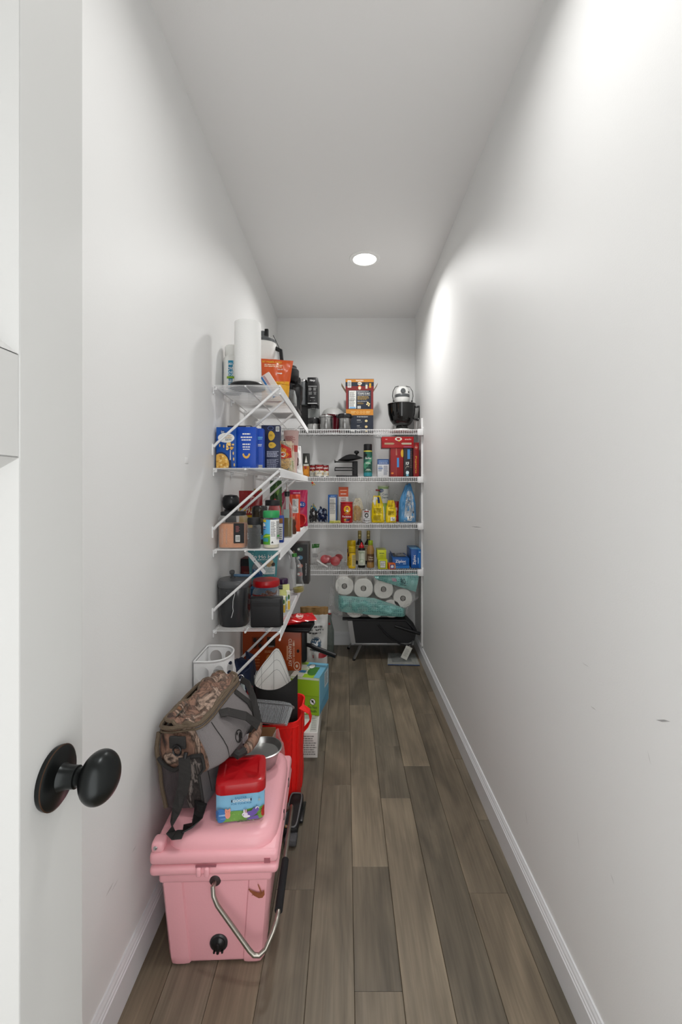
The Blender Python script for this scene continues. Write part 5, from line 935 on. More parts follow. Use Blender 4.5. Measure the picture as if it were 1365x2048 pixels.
# ---- camouflage soft cooler bag
CAMO = multi('woodland_print', ['#1d1613', '#5c4034', '#8d6a58', '#4a3a30', '#b59a88', '#3a2c26', '#9a6a48'], (14, 14, 9)); CAMOD = multi('woodland_under_net', ['#171413', '#2c2625', '#3c3431', '#221d1c', '#857a74', '#2a2523', '#3a322f'], (30, 30, 9), dist=2.2)
GREYC = weave('grey_canvas', '#716c6c', 700, .85, .8); WEB = weave('dark_webbing', '#2b2928', 500, .8, .6); NET = weave('black_net', '#40383a', 520, .7, .3); ZIP = weave('brown_zip_tape', '#5e5040', 300, .7, .6); SAGE = pm('sage_lining', '#7f8d86', .35, bump=.4, bscale=25)
t = thing('cooler_bag', 'camouflage and grey soft cooler bag lying open on the pink cooler', 'bag', (-.420, 1.440, .3905), rz=-10, ry=-10)
BW, BL, BH = .079, .150, .245; n = 64
def bagp(a, z, off=0, e=5.5):
    ca, sa = math.cos(a), math.sin(a); q = (abs(ca)**e+abs(sa)**e)**(-1/e); k = z/BH
    bul = .010*math.sin(PI*min(1, max(0, k)))
    nn = .006*noise.noise(Vector((ca*3, sa*3, z*14)))
    x = (BW*(1-.06*k)+off+bul+nn)*q*ca; y = (BL*(1-.03*k)+off+bul*.6+nn)*q*sa
    sm = lambda a, b, q: (lambda w: w*w*(3-2*w))(min(1, max(0, (q-a)/(b-a))))
    x += .042*sm(.098, .122, z)*(1-sm(.14, .245, z))*max(0, ca)
    x = min(x, .046+off*.5+.06*nn+.12*sm(.104, .122, z)-.010*sm(-.02, .05, y))     # dented where the tub presses into it
    return Vector((x, y, z + (.012*sa*k)))
zs = [0, .006, .03, .06, .09, .104, .110, .116, .122, .13, .15, .18, .21, .228, .24, BH]
mb = MB(); vs = []
for i, z in enumerate(zs):
    o = -.012 if i == 0 else -.003 if i == 1 else 0
    vs += [bagp(2*PI*k/n, z, o) for k in range(n)]
gr, cm = [], []
for i in range(len(zs)-1):
    for k in range(n):
        a = (k+.5)/n*360; f = (i*n+k, i*n+(k+1) % n, (i+1)*n+(k+1) % n, (i+1)*n+k)
        (gr if (a < 58 or a > 303) else cm).append(f)
mb.add(vs, gr+[tuple(reversed(range(n)))], GREYC, True); mb.v = mb.v[:]; o0 = 0
mi = mb.mid(CAMO)
for f in cm: mb.f.append(list(f)); mb.mi.append(mi); mb.sm.append(True)
body = mb.obj('bag_body', t, sharp=70)
def bring(z, off, m, r, name, par, a0=0, a1=360, zf=None):
    N = 60; full = a1-a0 >= 360
    pts = [bagp(math.radians(a0+(a1-a0)*k/(N if full else N-1)), z if zf is None else zf(k/(N-1)), off) for k in range(N)]
    return MB().tube(pts, r, m, 8, closed=full, caps=not full).obj(name, par)
bring(BH, .001, ZIP, .0065, 'rim_zip', t); bring(BH-.012, .002, ZIP, .003, 'rim_seam', t)
bring(.014, .001, ZIP, .003, 'base_piping', t, 180, 300)
# the opened lid: a rumpled camouflage flap, its lining showing where it is unzipped
def flap(u, v):
    s = 2*u-1; w = 2*v-1; q = 1-.10*abs(w)**4
    if s < 0: q *= 1-.62*math.exp(-((w+.05)/.5)**2)
    x = .008+s*.060*q; y = w*.142*(1-.05*abs(s)**3)
    z = BH+.004+.028*math.exp(-((s+.15)**2)*1.4)*math.exp(-((w-.3)**2)*1.2)+.016*noise.noise(Vector((x*45, y*24, 2)))+.012*noise.noise(Vector((x*90, y*60, 5)))*(1-abs(s)**3)+.012*w
    if s < -.35: z += .020*(-s-.35)*(1-w)*.9
    return (x, y, z)
fl_ = MB().grid(flap, 20, 30, CAMO).grid(lambda u, v: tuple(Vector(flap(u, v))-Vector((0, 0, .007))), 20, 30, SAGE, flip=True)
fl_ = fl_.obj('lid_flap', t)
edge = [flap(u, v) for u, v in [(0, k/20) for k in range(21)]+[(k/12, 1) for k in range(1, 13)]+[(1, 1-k/20) for k in range(1, 21)]+[(1-k/12, 0) for k in range(1, 12)]]
MB().tube([Vector(p)-Vector((0, 0, .003)) for p in edge], .0055, ZIP, 8, closed=True).obj('lid_zip', fl_)
MB().grid(lambda u, v: (-.058+.045*u, -.115+.20*v, BH-.016+.030*u+.012*noise.noise(Vector((u*3, v*7, 1)))+.012*v), 8, 16, SAGE).obj('lining', t)
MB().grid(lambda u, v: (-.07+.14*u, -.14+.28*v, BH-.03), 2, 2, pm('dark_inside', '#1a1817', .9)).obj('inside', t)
# near end: netted pocket, its hem, the strap tab
def endp(u, v, off): return bagp(math.radians(228+70*u), .010+v*.150, off)
MB().grid(lambda u, v: endp(u, v*(1-.22*math.sin(PI*min(1, u*1.3))), .006), 20, 14, NET, mfn=lambda u, v: CAMOD if u > .62 else NET).obj('net_pocket', t)
MB().tube([endp(u, 1-.22*math.sin(PI*min(1, u*1.3)), .007) for u in [k/16 for k in range(17)]], .006, WEB, 8).obj('pocket_hem', t)
MB().tube([endp(0, k/8, .005) for k in range(9)], .004, WEB, 6).obj('pocket_seam', t); MB().tube([endp(1, k/8, .005) for k in range(9)], .0045, WEB, 6).obj('pocket_seam', t)
MB().tube([bagp(math.radians(228), z, .010-.004*(z/BH)) for z in [.01+.02*k for k in range(12)]], .0065, ZIP, 8).obj('side_zip', t)
tabm = Matrix.Translation((.004, -.166, .200)) @ Matrix.Rotation(.12, 4, 'Y')
MB().box((0, 0, 0), (.050, .010, .034), WEB, .003, T=tabm).obj('strap_tab', t)
MB().tube([Vector((.004, -.172, .19))+Vector((.012*math.cos(a), -.003, .014*math.sin(a)-.008)) for a in [k*PI/6 for k in range(12)]], .0028, BLK, 6, closed=True).obj('swivel_ring', t)
# grey face: stitched panel, carrying handle, emblem
def sidep(u, v, off): return bagp(math.radians(-48+92*u), .02+.205*v, off)
MB().tube([sidep(.14, k/8, .0006) for k in range(9)], .0013, WEB, 6).obj('panel_seam', t)
MB().strap([sidep(.30, 1.0, .004), sidep(.38, .97, .018), sidep(.50, .80, .032), sidep(.60, .56, .036), sidep(.68, .36, .030), sidep(.72, .20, .006)], .030, .0025, WEB, (0, 1, .25)).obj('carry_handle', t)
MB().strap([sidep(.80, 1.02, .002), sidep(.84, .8, .006), sidep(.86, .55, .005), sidep(.86, .3, .003)], .022, .0025, WEB, (0, 1, 0)).obj('webbing', t)
prints([('o', .36, .60, .075, .085, .16, '#1d1b1b'), ('p', [(.30, .54), (.34, .56), (.355, .62), (.40, .64), (.42, .60), (.40, .56), (.42, .53), (.38, .55), (.36, .53), (.34, .54)], '#1d1b1b'), ('p', [(.33, .63), (.36, .65), (.34, .67), (.32, .65)], '#1d1b1b')], lambda u, v, k: sidep(u, v, .0012+k), 'emblem', t, nu=8)
# shoulder strap: hangs down the near end and folds on the cooler lid; its padded part lies at the far side
iv = (Matrix.Translation((-.420, 1.440, .3905)) @ Matrix.Rotation(math.radians(-10), 4, 'Z') @ Matrix.Rotation(math.radians(-10), 4, 'Y')).inverted()
L_ = lambda *p: iv @ Vector(p)
st = MB().strap([L_(-.452, 1.258, .560), L_(-.446, 1.250, .52), L_(-.452, 1.246, .475), L_(-.468, 1.240, .425), L_(-.478, 1.232, .392), L_(-.476, 1.222, .378), L_(-.462, 1.216, .3755), L_(-.440, 1.218, .3755)], .034, .003, WEB, [(1, .1, .1), (1, .1, .1), (1, 0, .1), (.9, -.3, .2), (.6, -.9, 0), (.2, -1, 0), (.1, -1, 0), (0, -1, .1)]).obj('shoulder_strap', t)
MB().strap([L_(-.447, 1.236, .377), L_(-.425, 1.243, .381), L_(-.412, 1.256, .40), L_(-.408, 1.266, .43)], .040, .0035, pm('black_webbing', '#0f0f10', .5), [(0, -1, .1), (.3, -1, .2), (.8, -.4, 0), (1, -.1, 0)]).obj('strap_end', t)
MB().tube([L_(-.448, 1.262, .572), L_(-.450, 1.256, .558)], .006, BLK, 8).obj('swivel_hook', t)
MB().strap([L_(-.372, 1.60, .632), L_(-.345, 1.58, .628), L_(-.318, 1.54, .598), L_(-.296, 1.50, .562), L_(-.281, 1.462, .535)], .021, .003, WEB, [(0, .6, .8), (0, .6, .8), (.3, .6, .6), (.5, .6, .4), (.5, .6, .4)]).obj('shoulder_strap', t)
MB().tube([L_(-.281, 1.466, .545), L_(-.283, 1.445, .535), L_(-.290, 1.412, .523), L_(-.301, 1.385, .514), L_(-.308, 1.37, .511)], [.010, .015, .017, .016, .011], CAMO, 10).obj('shoulder_pad', t)
MB().tube([L_(-.306, 1.375, .512), L_(-.324, 1.352, .511), L_(-.344, 1.36, .518)], [.012, .013, .010], WEB, 8).obj('pad_end', t)
# ---- steel bowl, clear wrap and loose bag behind the tub
t = thing('steel_bowl', 'stainless mixing bowl on the far end of the pink cooler', 'bowl', (-.284, 1.530, .3735))
MB().lathe([(0, 0), (.040, 0), (.046, .006), (.060, .05), (.064, .056), (.068, .058), (.064, .0595), (.058, .05), (.044, .008), (0, .003)], STEEL, 40).obj('bowl_body', t)
for r, z in ((.0475, .02), (.0535, .036)): MB().lathe([(r, z), (r-.002, z+.003), (r+.0008, z+.006)], STEEL, 32).obj('step_ring', t)
t = thing('plastic_wrapper', 'crumpled pale plastic wrapper hanging off a ring behind the camouflage bag', 'wrapper', (-.376, 1.640, .3735))
crumple('wrapper_film', '', '', (0, 0, 0), (.05, .028, .245), clearmat('pale_wrapper', '#e4f0f0', .5, .9, .3, bump=.8, bscale=60), 51, amp=.4, parent=t)
MB().tube([(-.004+.010*math.cos(a), -.008, .252+.010*math.sin(a)) for a in [k*PI/7 for k in range(14)]], .0014, CHROME, 6, closed=True).obj('wire_ring', t)
MB().lathe([(0, .0), (.004, .002), (.006, .012), (.003, .02), (0, .021)], WHT, 8, c=(.032, -.006, .188), T=None).obj('cord_lock', t)
# ---- white hamper with round holes
HP = pm('white_hamper_plastic', '#ececec', .35)
t = thing('perforated_hamper', 'white plastic hamper with big round holes against the left wall', 'hamper', (-.570, 1.765, 0))
HT = .665
def hp(s, z):                      # D-shaped wall, flaring downwards
    w = .185-.065*(z/HT); dp = .087
    per = [(0, -dp), (w*.45, -dp), (w*.8, -dp*.82), (w, -dp*.35), (w, dp*.35), (w*.8, dp*.82), (w*.45, dp), (0, dp)]
    q = (s % 1)*len(per); i = int(q); f = q-i; P = [Vector(per[(i+k-1) % len(per)]) for k in range(4)]
    if i == len(per)-1: p = P[1].lerp(P[2], f)
    else:
        if i == 0: P[0] = P[1]*2-P[2]
        if i == len(per)-2: P[3] = P[2]*2-P[1]
        p = .5*((2*P[1])+(P[2]-P[0])*f+(2*P[0]-5*P[1]+4*P[2]-P[3])*f*f+(3*P[1]-P[0]-3*P[2]+P[3])*f**3)
    return Vector((p.x+.003, p.y, z))
mb = MB(); NT, NR = 6, 8; cs = .875/NT
# seven columns of holes round the free side; a plain back against the wall
for r in range(NR):
    for c in range(NT):
        s0 = c*cs; z0 = .022+r*(HT-.029)/NR; dz = (HT-.029)/NR; k = 24; vs = []; off = .5 if False else 0
        for j in range(k):
            a = 2*PI*j/k; ca, sa = math.cos(a), math.sin(a); q = 1/max(abs(ca), abs(sa))
            vs.append(hp(s0+cs*(.5+.5*q*ca), z0+dz*(.5+.5*q*sa)))
        for j in range(k):
            a = 2*PI*j/k; vs.append(hp(s0+cs*(.5+.38*math.cos(a)), z0+dz*(.5+.36*math.sin(a))))
        mb.add(vs, [(j, (j+1) % k, k+(j+1) % k, k+j) for j in range(k)], HP, False)
mb.grid(lambda u, v: hp(.875+.125*u, .022+v*(HT-.029)), 3, 4, HP)
mb.grid(lambda u, v: hp(u*.9999, .0+.022*v), 48, 1, HP); mb.grid(lambda u, v: hp(u*.9999, HT-.007+.007*v), 48, 1, HP)
ho = mb.obj('hamper_wall', t, sharp=0)
so = ho.modifiers.new('thickness', 'SOLIDIFY'); so.thickness = .002; so.offset = 0
MB().tube([hp(k/60*.9999, HT) for k in range(60)], .0032, HP, 8, closed=True).obj('rolled_rim', t)
MB().add([hp(k/40, .002) for k in range(40)], [tuple(range(40))], HP).obj('hamper_base', t)
# ---- navy bag behind the hamper
NV = weave('navy_nylon', '#131f3c', 600, .55, .7)
t = thing('duffel_bag', 'slumped navy fabric bag with a white outline drawing, behind the hamper', 'bag', (-.500, 2.055, 0))
def nvp(u, v, off=0):
    a = 2*PI*u; e = 3.2; q = (abs(math.cos(a))**e+abs(math.sin(a))**e)**(-1/e); z = .51*v
    k = 1-.35*max(0, v-.7)/.3-.1*(1-v); nn = .012*noise.noise(Vector((math.cos(a)*2.4, math.sin(a)*2.4, v*6)))
    zz = z+(.018*noise.noise(Vector((math.cos(a)*2, math.sin(a)*2, 3))) if v > .5 else 0)
    return ((.058*k+nn*.7+off+(.03*max(0, math.cos(a)) if zz > .39 else .03*max(0, math.cos(a))*max(0, zz-.36)/.03))*q*math.cos(a), (.10*k+nn*.8+off)*q*math.sin(a), zz)
mb = MB().grid(nvp, 40, 20, NV)
mb.add([nvp(k/40, 1) for k in range(40)]+[(0, 0, .53)], [(k, (k+1) % 40, 40) for k in range(40)], NV, True); mb.add([nvp(k/40, 0) for k in range(40)], [tuple(reversed(range(40)))], NV); mb.obj('bag_body', t)
MB().strap([nvp(.80, .93, .004), nvp(.9, 1.0, .012), (.04, .02, .545), (.066, .05, .52), (.072, .07, .44)], .035, .004, NV, (0, 1, .3)).obj('shoulder_strap', t)
MB().strap([nvp(u, .80, .0025) for u in [.70+.02*k for k in range(14)]], .006, .002, weave('navy_zip', '#26344f', 300), (0, 0, 1)).obj('zip', t)
WL = '#c8ccd4'; mb = MB()
for pts in ([(.775, .86), (.755, .92), (.77, .945), (.79, .90), (.795, .87)], [(.80, .87), (.83, .93), (.85, .925), (.83, .88), (.81, .86)], [(.775, .86), (.79, .84), (.81, .86)]):
    mb.tube([nvp(u, v, .002) for u, v in pts], .0012, WL, 4)
mb.obj('outline_drawing', t)
# ---- red tote and what is in it
RED = weave('red_nylon', '#e01510', 800, .5, .8); REDK = pm('dark_tote_inside', '#3a0a0c', .7)
t = thing('insulated_tote', 'open red insulated tote standing on the floor behind the pink cooler', 'tote', (-.3085, 1.972, 0), rz=-2)
TW, TD, TH = .122, .098, .345
def tp(a, z, off=0):
    e = 7; ca, sa = math.cos(a), math.sin(a); q = (abs(ca)**e+abs(sa)**e)**(-1/e); k = z/TH
    nn = .005*noise.noise(Vector((ca*2.5, sa*2.5, z*11)))
    return Vector(((TW*(.93+.07*k)+off+nn)*q*ca, (TD*(.93+.07*k)+off+nn)*q*sa, z+k*k*(.022*sa+.012*ca)+.004*k*noise.noise(Vector((ca*4, sa*4, 1)))))
mb = MB(); n = 56; zs = [0, .02, .06, .12, .18, .24, .3, .335, TH]; vs = []
for z in zs: vs += [tp(2*PI*k/n, z) for k in range(n)]
ni = len(zs)
for z in (TH, .30, .2, .12): vs += [tp(2*PI*k/n, z, -.006) for k in range(n)]
N2 = len(zs)+4
fs = [(i*n+k, i*n+(k+1) % n, (i+1)*n+(k+1) % n, (i+1)*n+k) for i in range(N2-1) for k in range(n)]+[tuple(reversed(range(n))), tuple((N2-1)*n+k for k in range(n))]
mb.add(vs, fs, RED, True); mb.obj('tote_body', t, sharp=60)
for a in (-1.98, -.93, -.78, -.25): MB().tube([tp(a, .02+.3*k/10, .0012) for k in range(11)], .0018, RED, 6).obj('seam_piping', t)
MB().tube([tp(-2.2+1.45*k/14, .325, .001) for k in range(15)], .0018, RED, 6).obj('seam_piping', t)
MB().grid(lambda u, v: tp(-2.25+1.2*u, .03+.245*v, .004), 14, 8, RED).obj('front_pocket', t)
MB().strap([tp(-.20, .285, .003), tp(-.16, .35, .006), (.118, -.035, .375), (.152, -.030, .352), (.160, -.025, .318), (.146, -.012, .285), (.127, -.008, .262)], .034, .003, RED, (0, 1, .2)).obj('carry_strap', t)
MB().strap([tp(-1.9, .24, .003), tp(-1.88, .32, .004), tp(-1.8, .342, .008)], .03, .003, RED, (1, 0, 0)).obj('carry_strap', t)
t = thing('cutting_mat', 'curled sheet, black outside and white gridded inside, standing in the red tote', 'sheet', (0, -.024, 0))
path = [(-.245, 2.066, .43), (-.305, 2.078, .578), (-.355, 2.068, .54), (-.392, 2.04, .495), (-.402, 2.0, .472), (-.388, 1.962, .46), (-.345, 1.944, .452), (-.29, 1.938, .458), (-.240, 1.944, .485), (-.207, 1.957, .513)]
def cat(P, s):
    q = s*(len(P)-1); i = min(int(q), len(P)-2); f = q-i; A = [Vector(P[max(0, min(len(P)-1, i+k-1))]) for k in range(4)]
    return .5*((2*A[1])+(A[2]-A[0])*f+(2*A[0]-5*A[1]+4*A[2]-A[3])*f*f+(3*A[1]-A[0]-3*A[2]+A[3])*f**3)
def mat(s, v, off=0):
    p = cat(path, s); d = (cat(path, min(1, s+.01))-cat(path, max(0, s-.01))); nrm = Vector((-d.y, d.x, 0)).normalized()
    return Vector((p.x, p.y, .21+(p.z-.21)*v))+nrm*off
MB().grid(lambda u, v: mat(u, v, .0012), 44, 14, pm('white_backing', '#e6e6e2', .4), flip=True).grid(lambda u, v: mat(u, v, -.0012), 44, 14, pm('black_sheet', '#161515', .55)).grid(lambda u, v: mat(u, 1, -.0012+.0024*v), 44, 1, pm('black_sheet', '#161515', .55)).obj('curled_sheet', t)
mb = MB()
for s in (.03, .16, .29, .42): mb.tube([mat(s, .45+.55*k/10-.003, .0018) for k in range(11)], .0005, '#3a3a3a', 4)
for v in (.74, .86, .975): mb.tube([mat(.03+.5*k/20, v, .0018) for k in range(21)], .0005, '#3a3a3a', 4)
mb.obj('grid_lines', t)
t = thing('clamshell_box', 'clear ribbed plastic food container tilted in the top of the red tote', 'container', (-.316, 1.826, .356), rz=-3, rx=-32, ry=4)
mb = MB(); K = 80
def cl(a, z, s): q = (abs(math.cos(a))**5+abs(math.sin(a))**5)**(-.2); rib = 1+.022*(1 if int(a/(2*PI)*K*2) % 2 else 0); return (.088*q*math.cos(a)*s*rib, .052*q*math.sin(a)*s*rib, z)
lvl = [(0, .82), (.003, .86), (.066, 1.0)]; vs = []
for z, s in lvl: vs += [cl(2*PI*(k+.25)/(K*2), z, s) for k in range(K*2)]
mm = K*2
rb = MB(); WRB = pm('rib_highlight', '#b4b8ba', .2)
for k in range(52):
    a = PI*1.02+PI*.96*k/51
    rb.tube([Vector(cl(a, z, s))+Vector((0, -.0012, 0)) for z, s in lvl[1:]], .00075, WRB, 4)
rb.obj('ribs', t)['kind'] = 'stuff'
mb.add(vs, [(i*mm+k, i*mm+(k+1) % mm, (i+1)*mm+(k+1) % mm, (i+1)*mm+k) for i in range(2) for k in range(mm)]+[tuple(reversed(range(mm)))], clearmat('ribbed_clear', '#c9ccce', .12, .6, .06), False); mb.obj('ribbed_tray', t)
CL2 = clearmat('clear_lid', '#e8ecee', .08, .5, .05)
MB().lathe([(.094, .065), (.097, .068), (.097, .072), (.088, .074), (.084, .080), (.07, .083), (0, .084)], CL2, 40, sq=4, sy=.6).obj('clear_lid', t)
pouch('red_film_bag', 'translucent red film corner rising between the wrapper and the tote', 'bag', (-.398, 1.938, .30), (.05, .012, .16), clearmat('red_film', '#c01420', .75, .95, .2), 52, top=.5, ry=-6)
t = thing('cardboard_piece', 'plain brown cardboard square leaning on the front of the red tote', 'cardboard', (-.342, 1.846, .20), rx=-3)
MB().box((0, 0, .07), (.112, .003, .14), CARD('#8d6a48', .8), .0008).obj('cardboard_sheet', t); t.location.z = .0; 
t.location = (-.342, 1.840, .0); t.rotation_euler[0] = 0
t.children[0].location.z = .195
MB().box((0, 0, .1), (.09, .003, .2), CARD('#8d6a48', .8)).obj('lower_leaf', t)
t = thing('film_bag', 'limp clear film bag behind the steel bowl', 'bag', (-.268, 1.735, 0))
crumple('film_body', '', '', (0, 0, .0), (.085, .075, .385), FILM, 54, amp=.12, parent=t)
# ---- folded black pet pouch on the floor
t = thing('mesh_pouch', 'flat black pouch with grey piping and a net end on the floor', 'pouch', (-.203, 1.768, .002), rz=-2)
BLN = weave('black_nylon', '#141415', 700, .7, .6)
MB().box((-.004, .01, .022), (.056, .20, .040), BLN, .010, 3).obj('pouch_body', t)
ov = [(-.004+.024*math.copysign(abs(math.cos(a))**.35, math.cos(a)), .01+.094*math.copysign(abs(math.sin(a))**.35, math.sin(a)), .0425) for a in [2*PI*k/40 for k in range(40)]]
MB().tube(ov, .0028, weave('grey_piping', '#6a6a6c', 300), 8, closed=True).obj('grey_piping', t)
MB().box((.004, -.105, .014), (.046, .05, .024), weave('open_net', '#4a4a4c', 380, .7, .25), .008).obj('net_end', t)
MB().box((.026, .04, .010), (.02, .11, .012), BLK, .003).obj('side_flap', t); MB().box((-.018, -.082, .043), (.006, .010, .003), '#b07a2a').obj('tag', t)
# ---- cartons beside the tote
carton('paper_carton', 'low white printed carton on the floor under the green wipes box', 'carton', (-.225, 2.39, 0), (.175, .40, .122), '#d9d8d4', front=[('l', .55, .1, .97, .9, 9, '#8a8a88'), ('r', .5, .0, .505, 1, '#b8b8b4')], top=[('r', .78, .02, .97, .35, '#c9c8c4'), ('l', .8, .05, .95, .3, 5, '#9a9a98'), ('r', .86, .4, .97, .7, '#8d2c2c')])
gw = [('r', 0, 0, 1, .52, '#8db620'), ('r', 0, .5, 1, .508, '#6d9418'), ('e', .78, .36, .10, .085, WHITE), ('o', .78, .36, .105, .09, .14, '#22301a'), ('e', .78, .37, .035, .034, '#22301a'), ('p', [(.71, .395), (.73, .415), (.85, .325), (.83, .305)], '#22301a'), ('t', 'Do Not', .78, .215, .30, .075, '#22301a'), ('t', 'Flush', .78, .115, .26, .075, '#22301a'), ('e', .5, .13, .11, .11, '#e4ead4'), ('t', '18', .5, .15, .1, .07, '#22301a'), ('l', .43, .06, .57, .11, 1, '#22301a'), ('e', .06, .66, .12, .16, '#cfe3a8'), ('r', .0, .94, 1, 1, '#d8e4c8')]
carton('wipes_box', 'lime green and blue wipes box on top of the low white carton', 'box', (-.196, 2.465, .1228), (.158, .20, .195), '#94bd24', rz=-12, front=gw, right=[('r', 0, 0, 1, 1, '#6fb2cf'), ('r', .55, .5, .95, .92, '#d8e4e8'), ('l', .6, .55, .9, .88, 6, '#55707c'), ('p', [(0, 0), (1, 0), (1, .35), (0, .2)], '#5a9dbd'), ('r', 0, 0, .06, 1, '#b9d8e2')],
    top=[('r', 0, 0, .42, .8, '#e6e6dc'), ('e', .42, .5, .22, .3, '#dfe8d0'), ('e', .66, .45, .2, .32, '#3f7a2c'), ('r', .8, .0, 1, 1, '#6fb2cf'), ('p', [(.3, .7), (1, .7), (1, 1), (.3, 1)], '#6fb2cf'), ('e', .5, .72, .12, .16, '#e8ece4'), ('o', .5, .72, .12, .16, .14, '#2f3a2c'), ('r', .18, .26, .42, .42, '#3f86b8')])
kit = [('t', 'CLEANING KIT', .815, .46, .70, .055, '#e8d8c8', -90), ('t', 'ERGO POWDER COAT', .875, .46, .60, .035, '#d8b49a', -90), ('l', .755, .1, .785, .8, 1, '#d8a07a'), ('e', .93, .12, .055, .11, '#d8c0ac'), ('e', .93, .12, .045, .09, '#a84a1c'), ('e', .93, .12, .02, .04, '#d8c0ac'), ('e', .95, .5, .022, .045, '#1a1210'), ('r', .16, .55, .36, .86, '#7a3010'), ('e', .21, .78, .03, .06, '#2a2220'), ('e', .30, .78, .03, .06, '#2a2220'), ('e', .21, .64, .03, .06, '#2a2220'), ('e', .30, .64, .03, .06, '#2a2220'),
       ('r', .42, .62, .56, .86, '#2a2422'), ('r', .44, .60, .54, .64, '#8a8480'), ('e', .46, .3, .06, .12, '#c87838'), ('e', .60, .34, .05, .1, '#b86428'), ('l', .38, .45, .64, .52, 2, '#d89a70'), ('l', .86, .6, .9, .75, 1, '#e0c0a8'), ('L', .1, .1, .35, .4, 4, '#c87848')]
t = carton('cleaning_kit_box', 'wide orange cleaning kit box with sideways lettering under the lowest shelf', 'box', (-.403, 2.475, .318), (.318, .05, .215), '#a34315', front=kit, rz=0)
t = thing('frying_pan', 'black square pan standing on edge with its handle pointing to the aisle', 'pan', (-.335, 2.555, .322))
PANM = pm('black_nonstick', '#151517', .4, metal=.3)
MB().box((0, 0, .105), (.23, .042, .205), PANM, .018, 3).obj('pan_body', t)
MB().tube([(.105, -.004, .105), (.135, -.01, .100), (.165, -.02, .088), (.280, -.055, .058)], [.010, .012, .0135, .0135], PANM, 10).obj('handle', t)
t = thing('griddle_plate', 'flat black griddle plate lying on the orange box under the red bag', 'griddle', (-.31, 2.50, .5345), rz=-8, ry=0)
MB().box((.0, .0, .006), (.25, .17, .012), PANM, .004).box((.0, .0, .016), (.25, .17, .012), PANM, .004); mb = MB().box((0, 0, .010), (.25, .15, .020), PANM, .006); mb.obj('plate', t)
for s in (-1, 1): MB().box((0, s*.07, .022), (.25, .008, .006), PANM, .002).obj('raised_edge', t)
pouch('chip_bag', 'glossy red bag lying flat on the black griddle plate', 'snack bag', (-.345, 2.435, .572), (.15, .05, .19), FOIL('#d0141b', .2), 61, wr=.012, rz=62, rx=-86, front=[('e', .6, .55, .22, .12, '#e8c8c0'), ('l', .2, .2, .8, .35, 2, '#e8807c')])
bpy.data.objects['chip_bag'].location = (-.36, 2.49, .582); bpy.data.objects['chip_bag'].rotation_euler = (math.radians(-88), 0, math.radians(-76))
t = pouch('feed_bag', 'white bag with a rolled brown top standing behind the orange box', 'bag', (-.212, 3.02, 0), (.18, .11, .515), (pm('white_woven_bag', '#d4d4d2', .45, bump=.4, bscale=24), pm('brown_kraft_roll', '#8a6a3f', .7, bump=.4, bscale=30))[1], 62, top=1.05, wr=.018, topth=.3, bands=[(.93, pm('white_woven_bag', '#d4d4d2'))], front=[
    ('l', .3, .66, .9, .78, 3, '#4a4a4a'), ('e', .58, .54, .18, .075, '#3f5c74'), ('o', .58, .54, .21, .088, .10, '#3f5c74'), ('p', [(.47, .55), (.55, .57), (.66, .565), (.69, .54), (.62, .51), (.5, .52)], '#d8dce0'), ('l', .35, .45, .62, .48, 1, '#333333'), ('r', .68, .37, .99, .44, '#8d1a22'), ('r', .46, .36, .5, .41, '#b03038'), ('r', .58, .26, .66, .36, '#e8e0d8'), ('p', [(.8, .2), (.99, .22), (.99, .28), (.84, .26)], '#8d2a30')])
for x, y, lab in ((-.128, 3.535, 'clear swing-top glass bottle with a red seal standing by the black stand'), (-.185, 3.60, 'second swing-top glass bottle, half behind the white feed bag')):
    t = bottle('swing_top_bottle', lab, 'bottle', (x, y, 0), [('glass_bottle', [(0, 0), (.034, 0), (.036, .004), (.036, .17), (.034, .20), (.020, .255), (.0135, .285), (.0135, .31), (.016, .312), (.016, .32), (.012, .322)], clearmat('green_grey_glass', '#7e8a84', .42, .92, .05)),
        ('red_seal', [(.012, .322), (.0145, .324), (.0145, .329), (.010, .331), (0, .331)], PLAST('#a3161c')), ('stopper', [(.010, .331), (.013, .334), (.012, .345), (.006, .350), (0, .351)], WHT)])
    MB().tube([(-.017, 0, .298), (-.021, -.004, .33), (-.012, -.006, .356), (.012, -.006, .356), (.021, -.004, .33), (.017, 0, .298)], .0014, CHROME, 6).obj('wire_bail', t)
    MB().box((.0, -.020, .252), (.014, .014, .016), PLAST('#a3161c'), .004).obj('red_clasp', t)
# ---- black folding stand, paper towel multipack, floor bag
t = thing('folding_grill', 'black folding box on slanted silver legs on the floor below the end shelves', 'stand', (.275, 3.56, 0))
GB = pm('black_vinyl_case', '#17171a', .5, var=.1); SV = pm('silver_edge', '#9a9a9a', .35, metal=.8)
mb = MB()
def prism(xs, zf, y0, y1, m):       # outline in x-z pushed along y
    k = len(xs); vs = [(x, y0, z) for x, z in xs]+[(x, y1, z) for x, z in xs]
    mb.add(vs, [tuple(range(k)), tuple(reversed(range(k, 2*k)))]+[((i+1) % k, i, k+i, k+(i+1) % k) for i in range(k)], m)
prism([(-.232, .128), (.20, .128), (.25, .15), (.262, .20), (.18, .295), (-.262, .300)], 0, -.125, .12, GB); mb.obj('case_body', t)
mb = MB(); prism([(-.262, .300), (-.225, .300), (-.200, .128), (-.234, .128)], 0, -.128, -.120, SV); mb.obj('end_strip', t)
mb = MB(); prism([(-.30, .304), (.18, .299), (.272, .205), (.276, .212), (.186, .309), (-.30, .314)], 0, -.13, .125, GB); mb.obj('lid_board', t)
MB().box((.0, -.126, .124), (.42, .012, .010), SV, .002).obj('lower_rail', t)
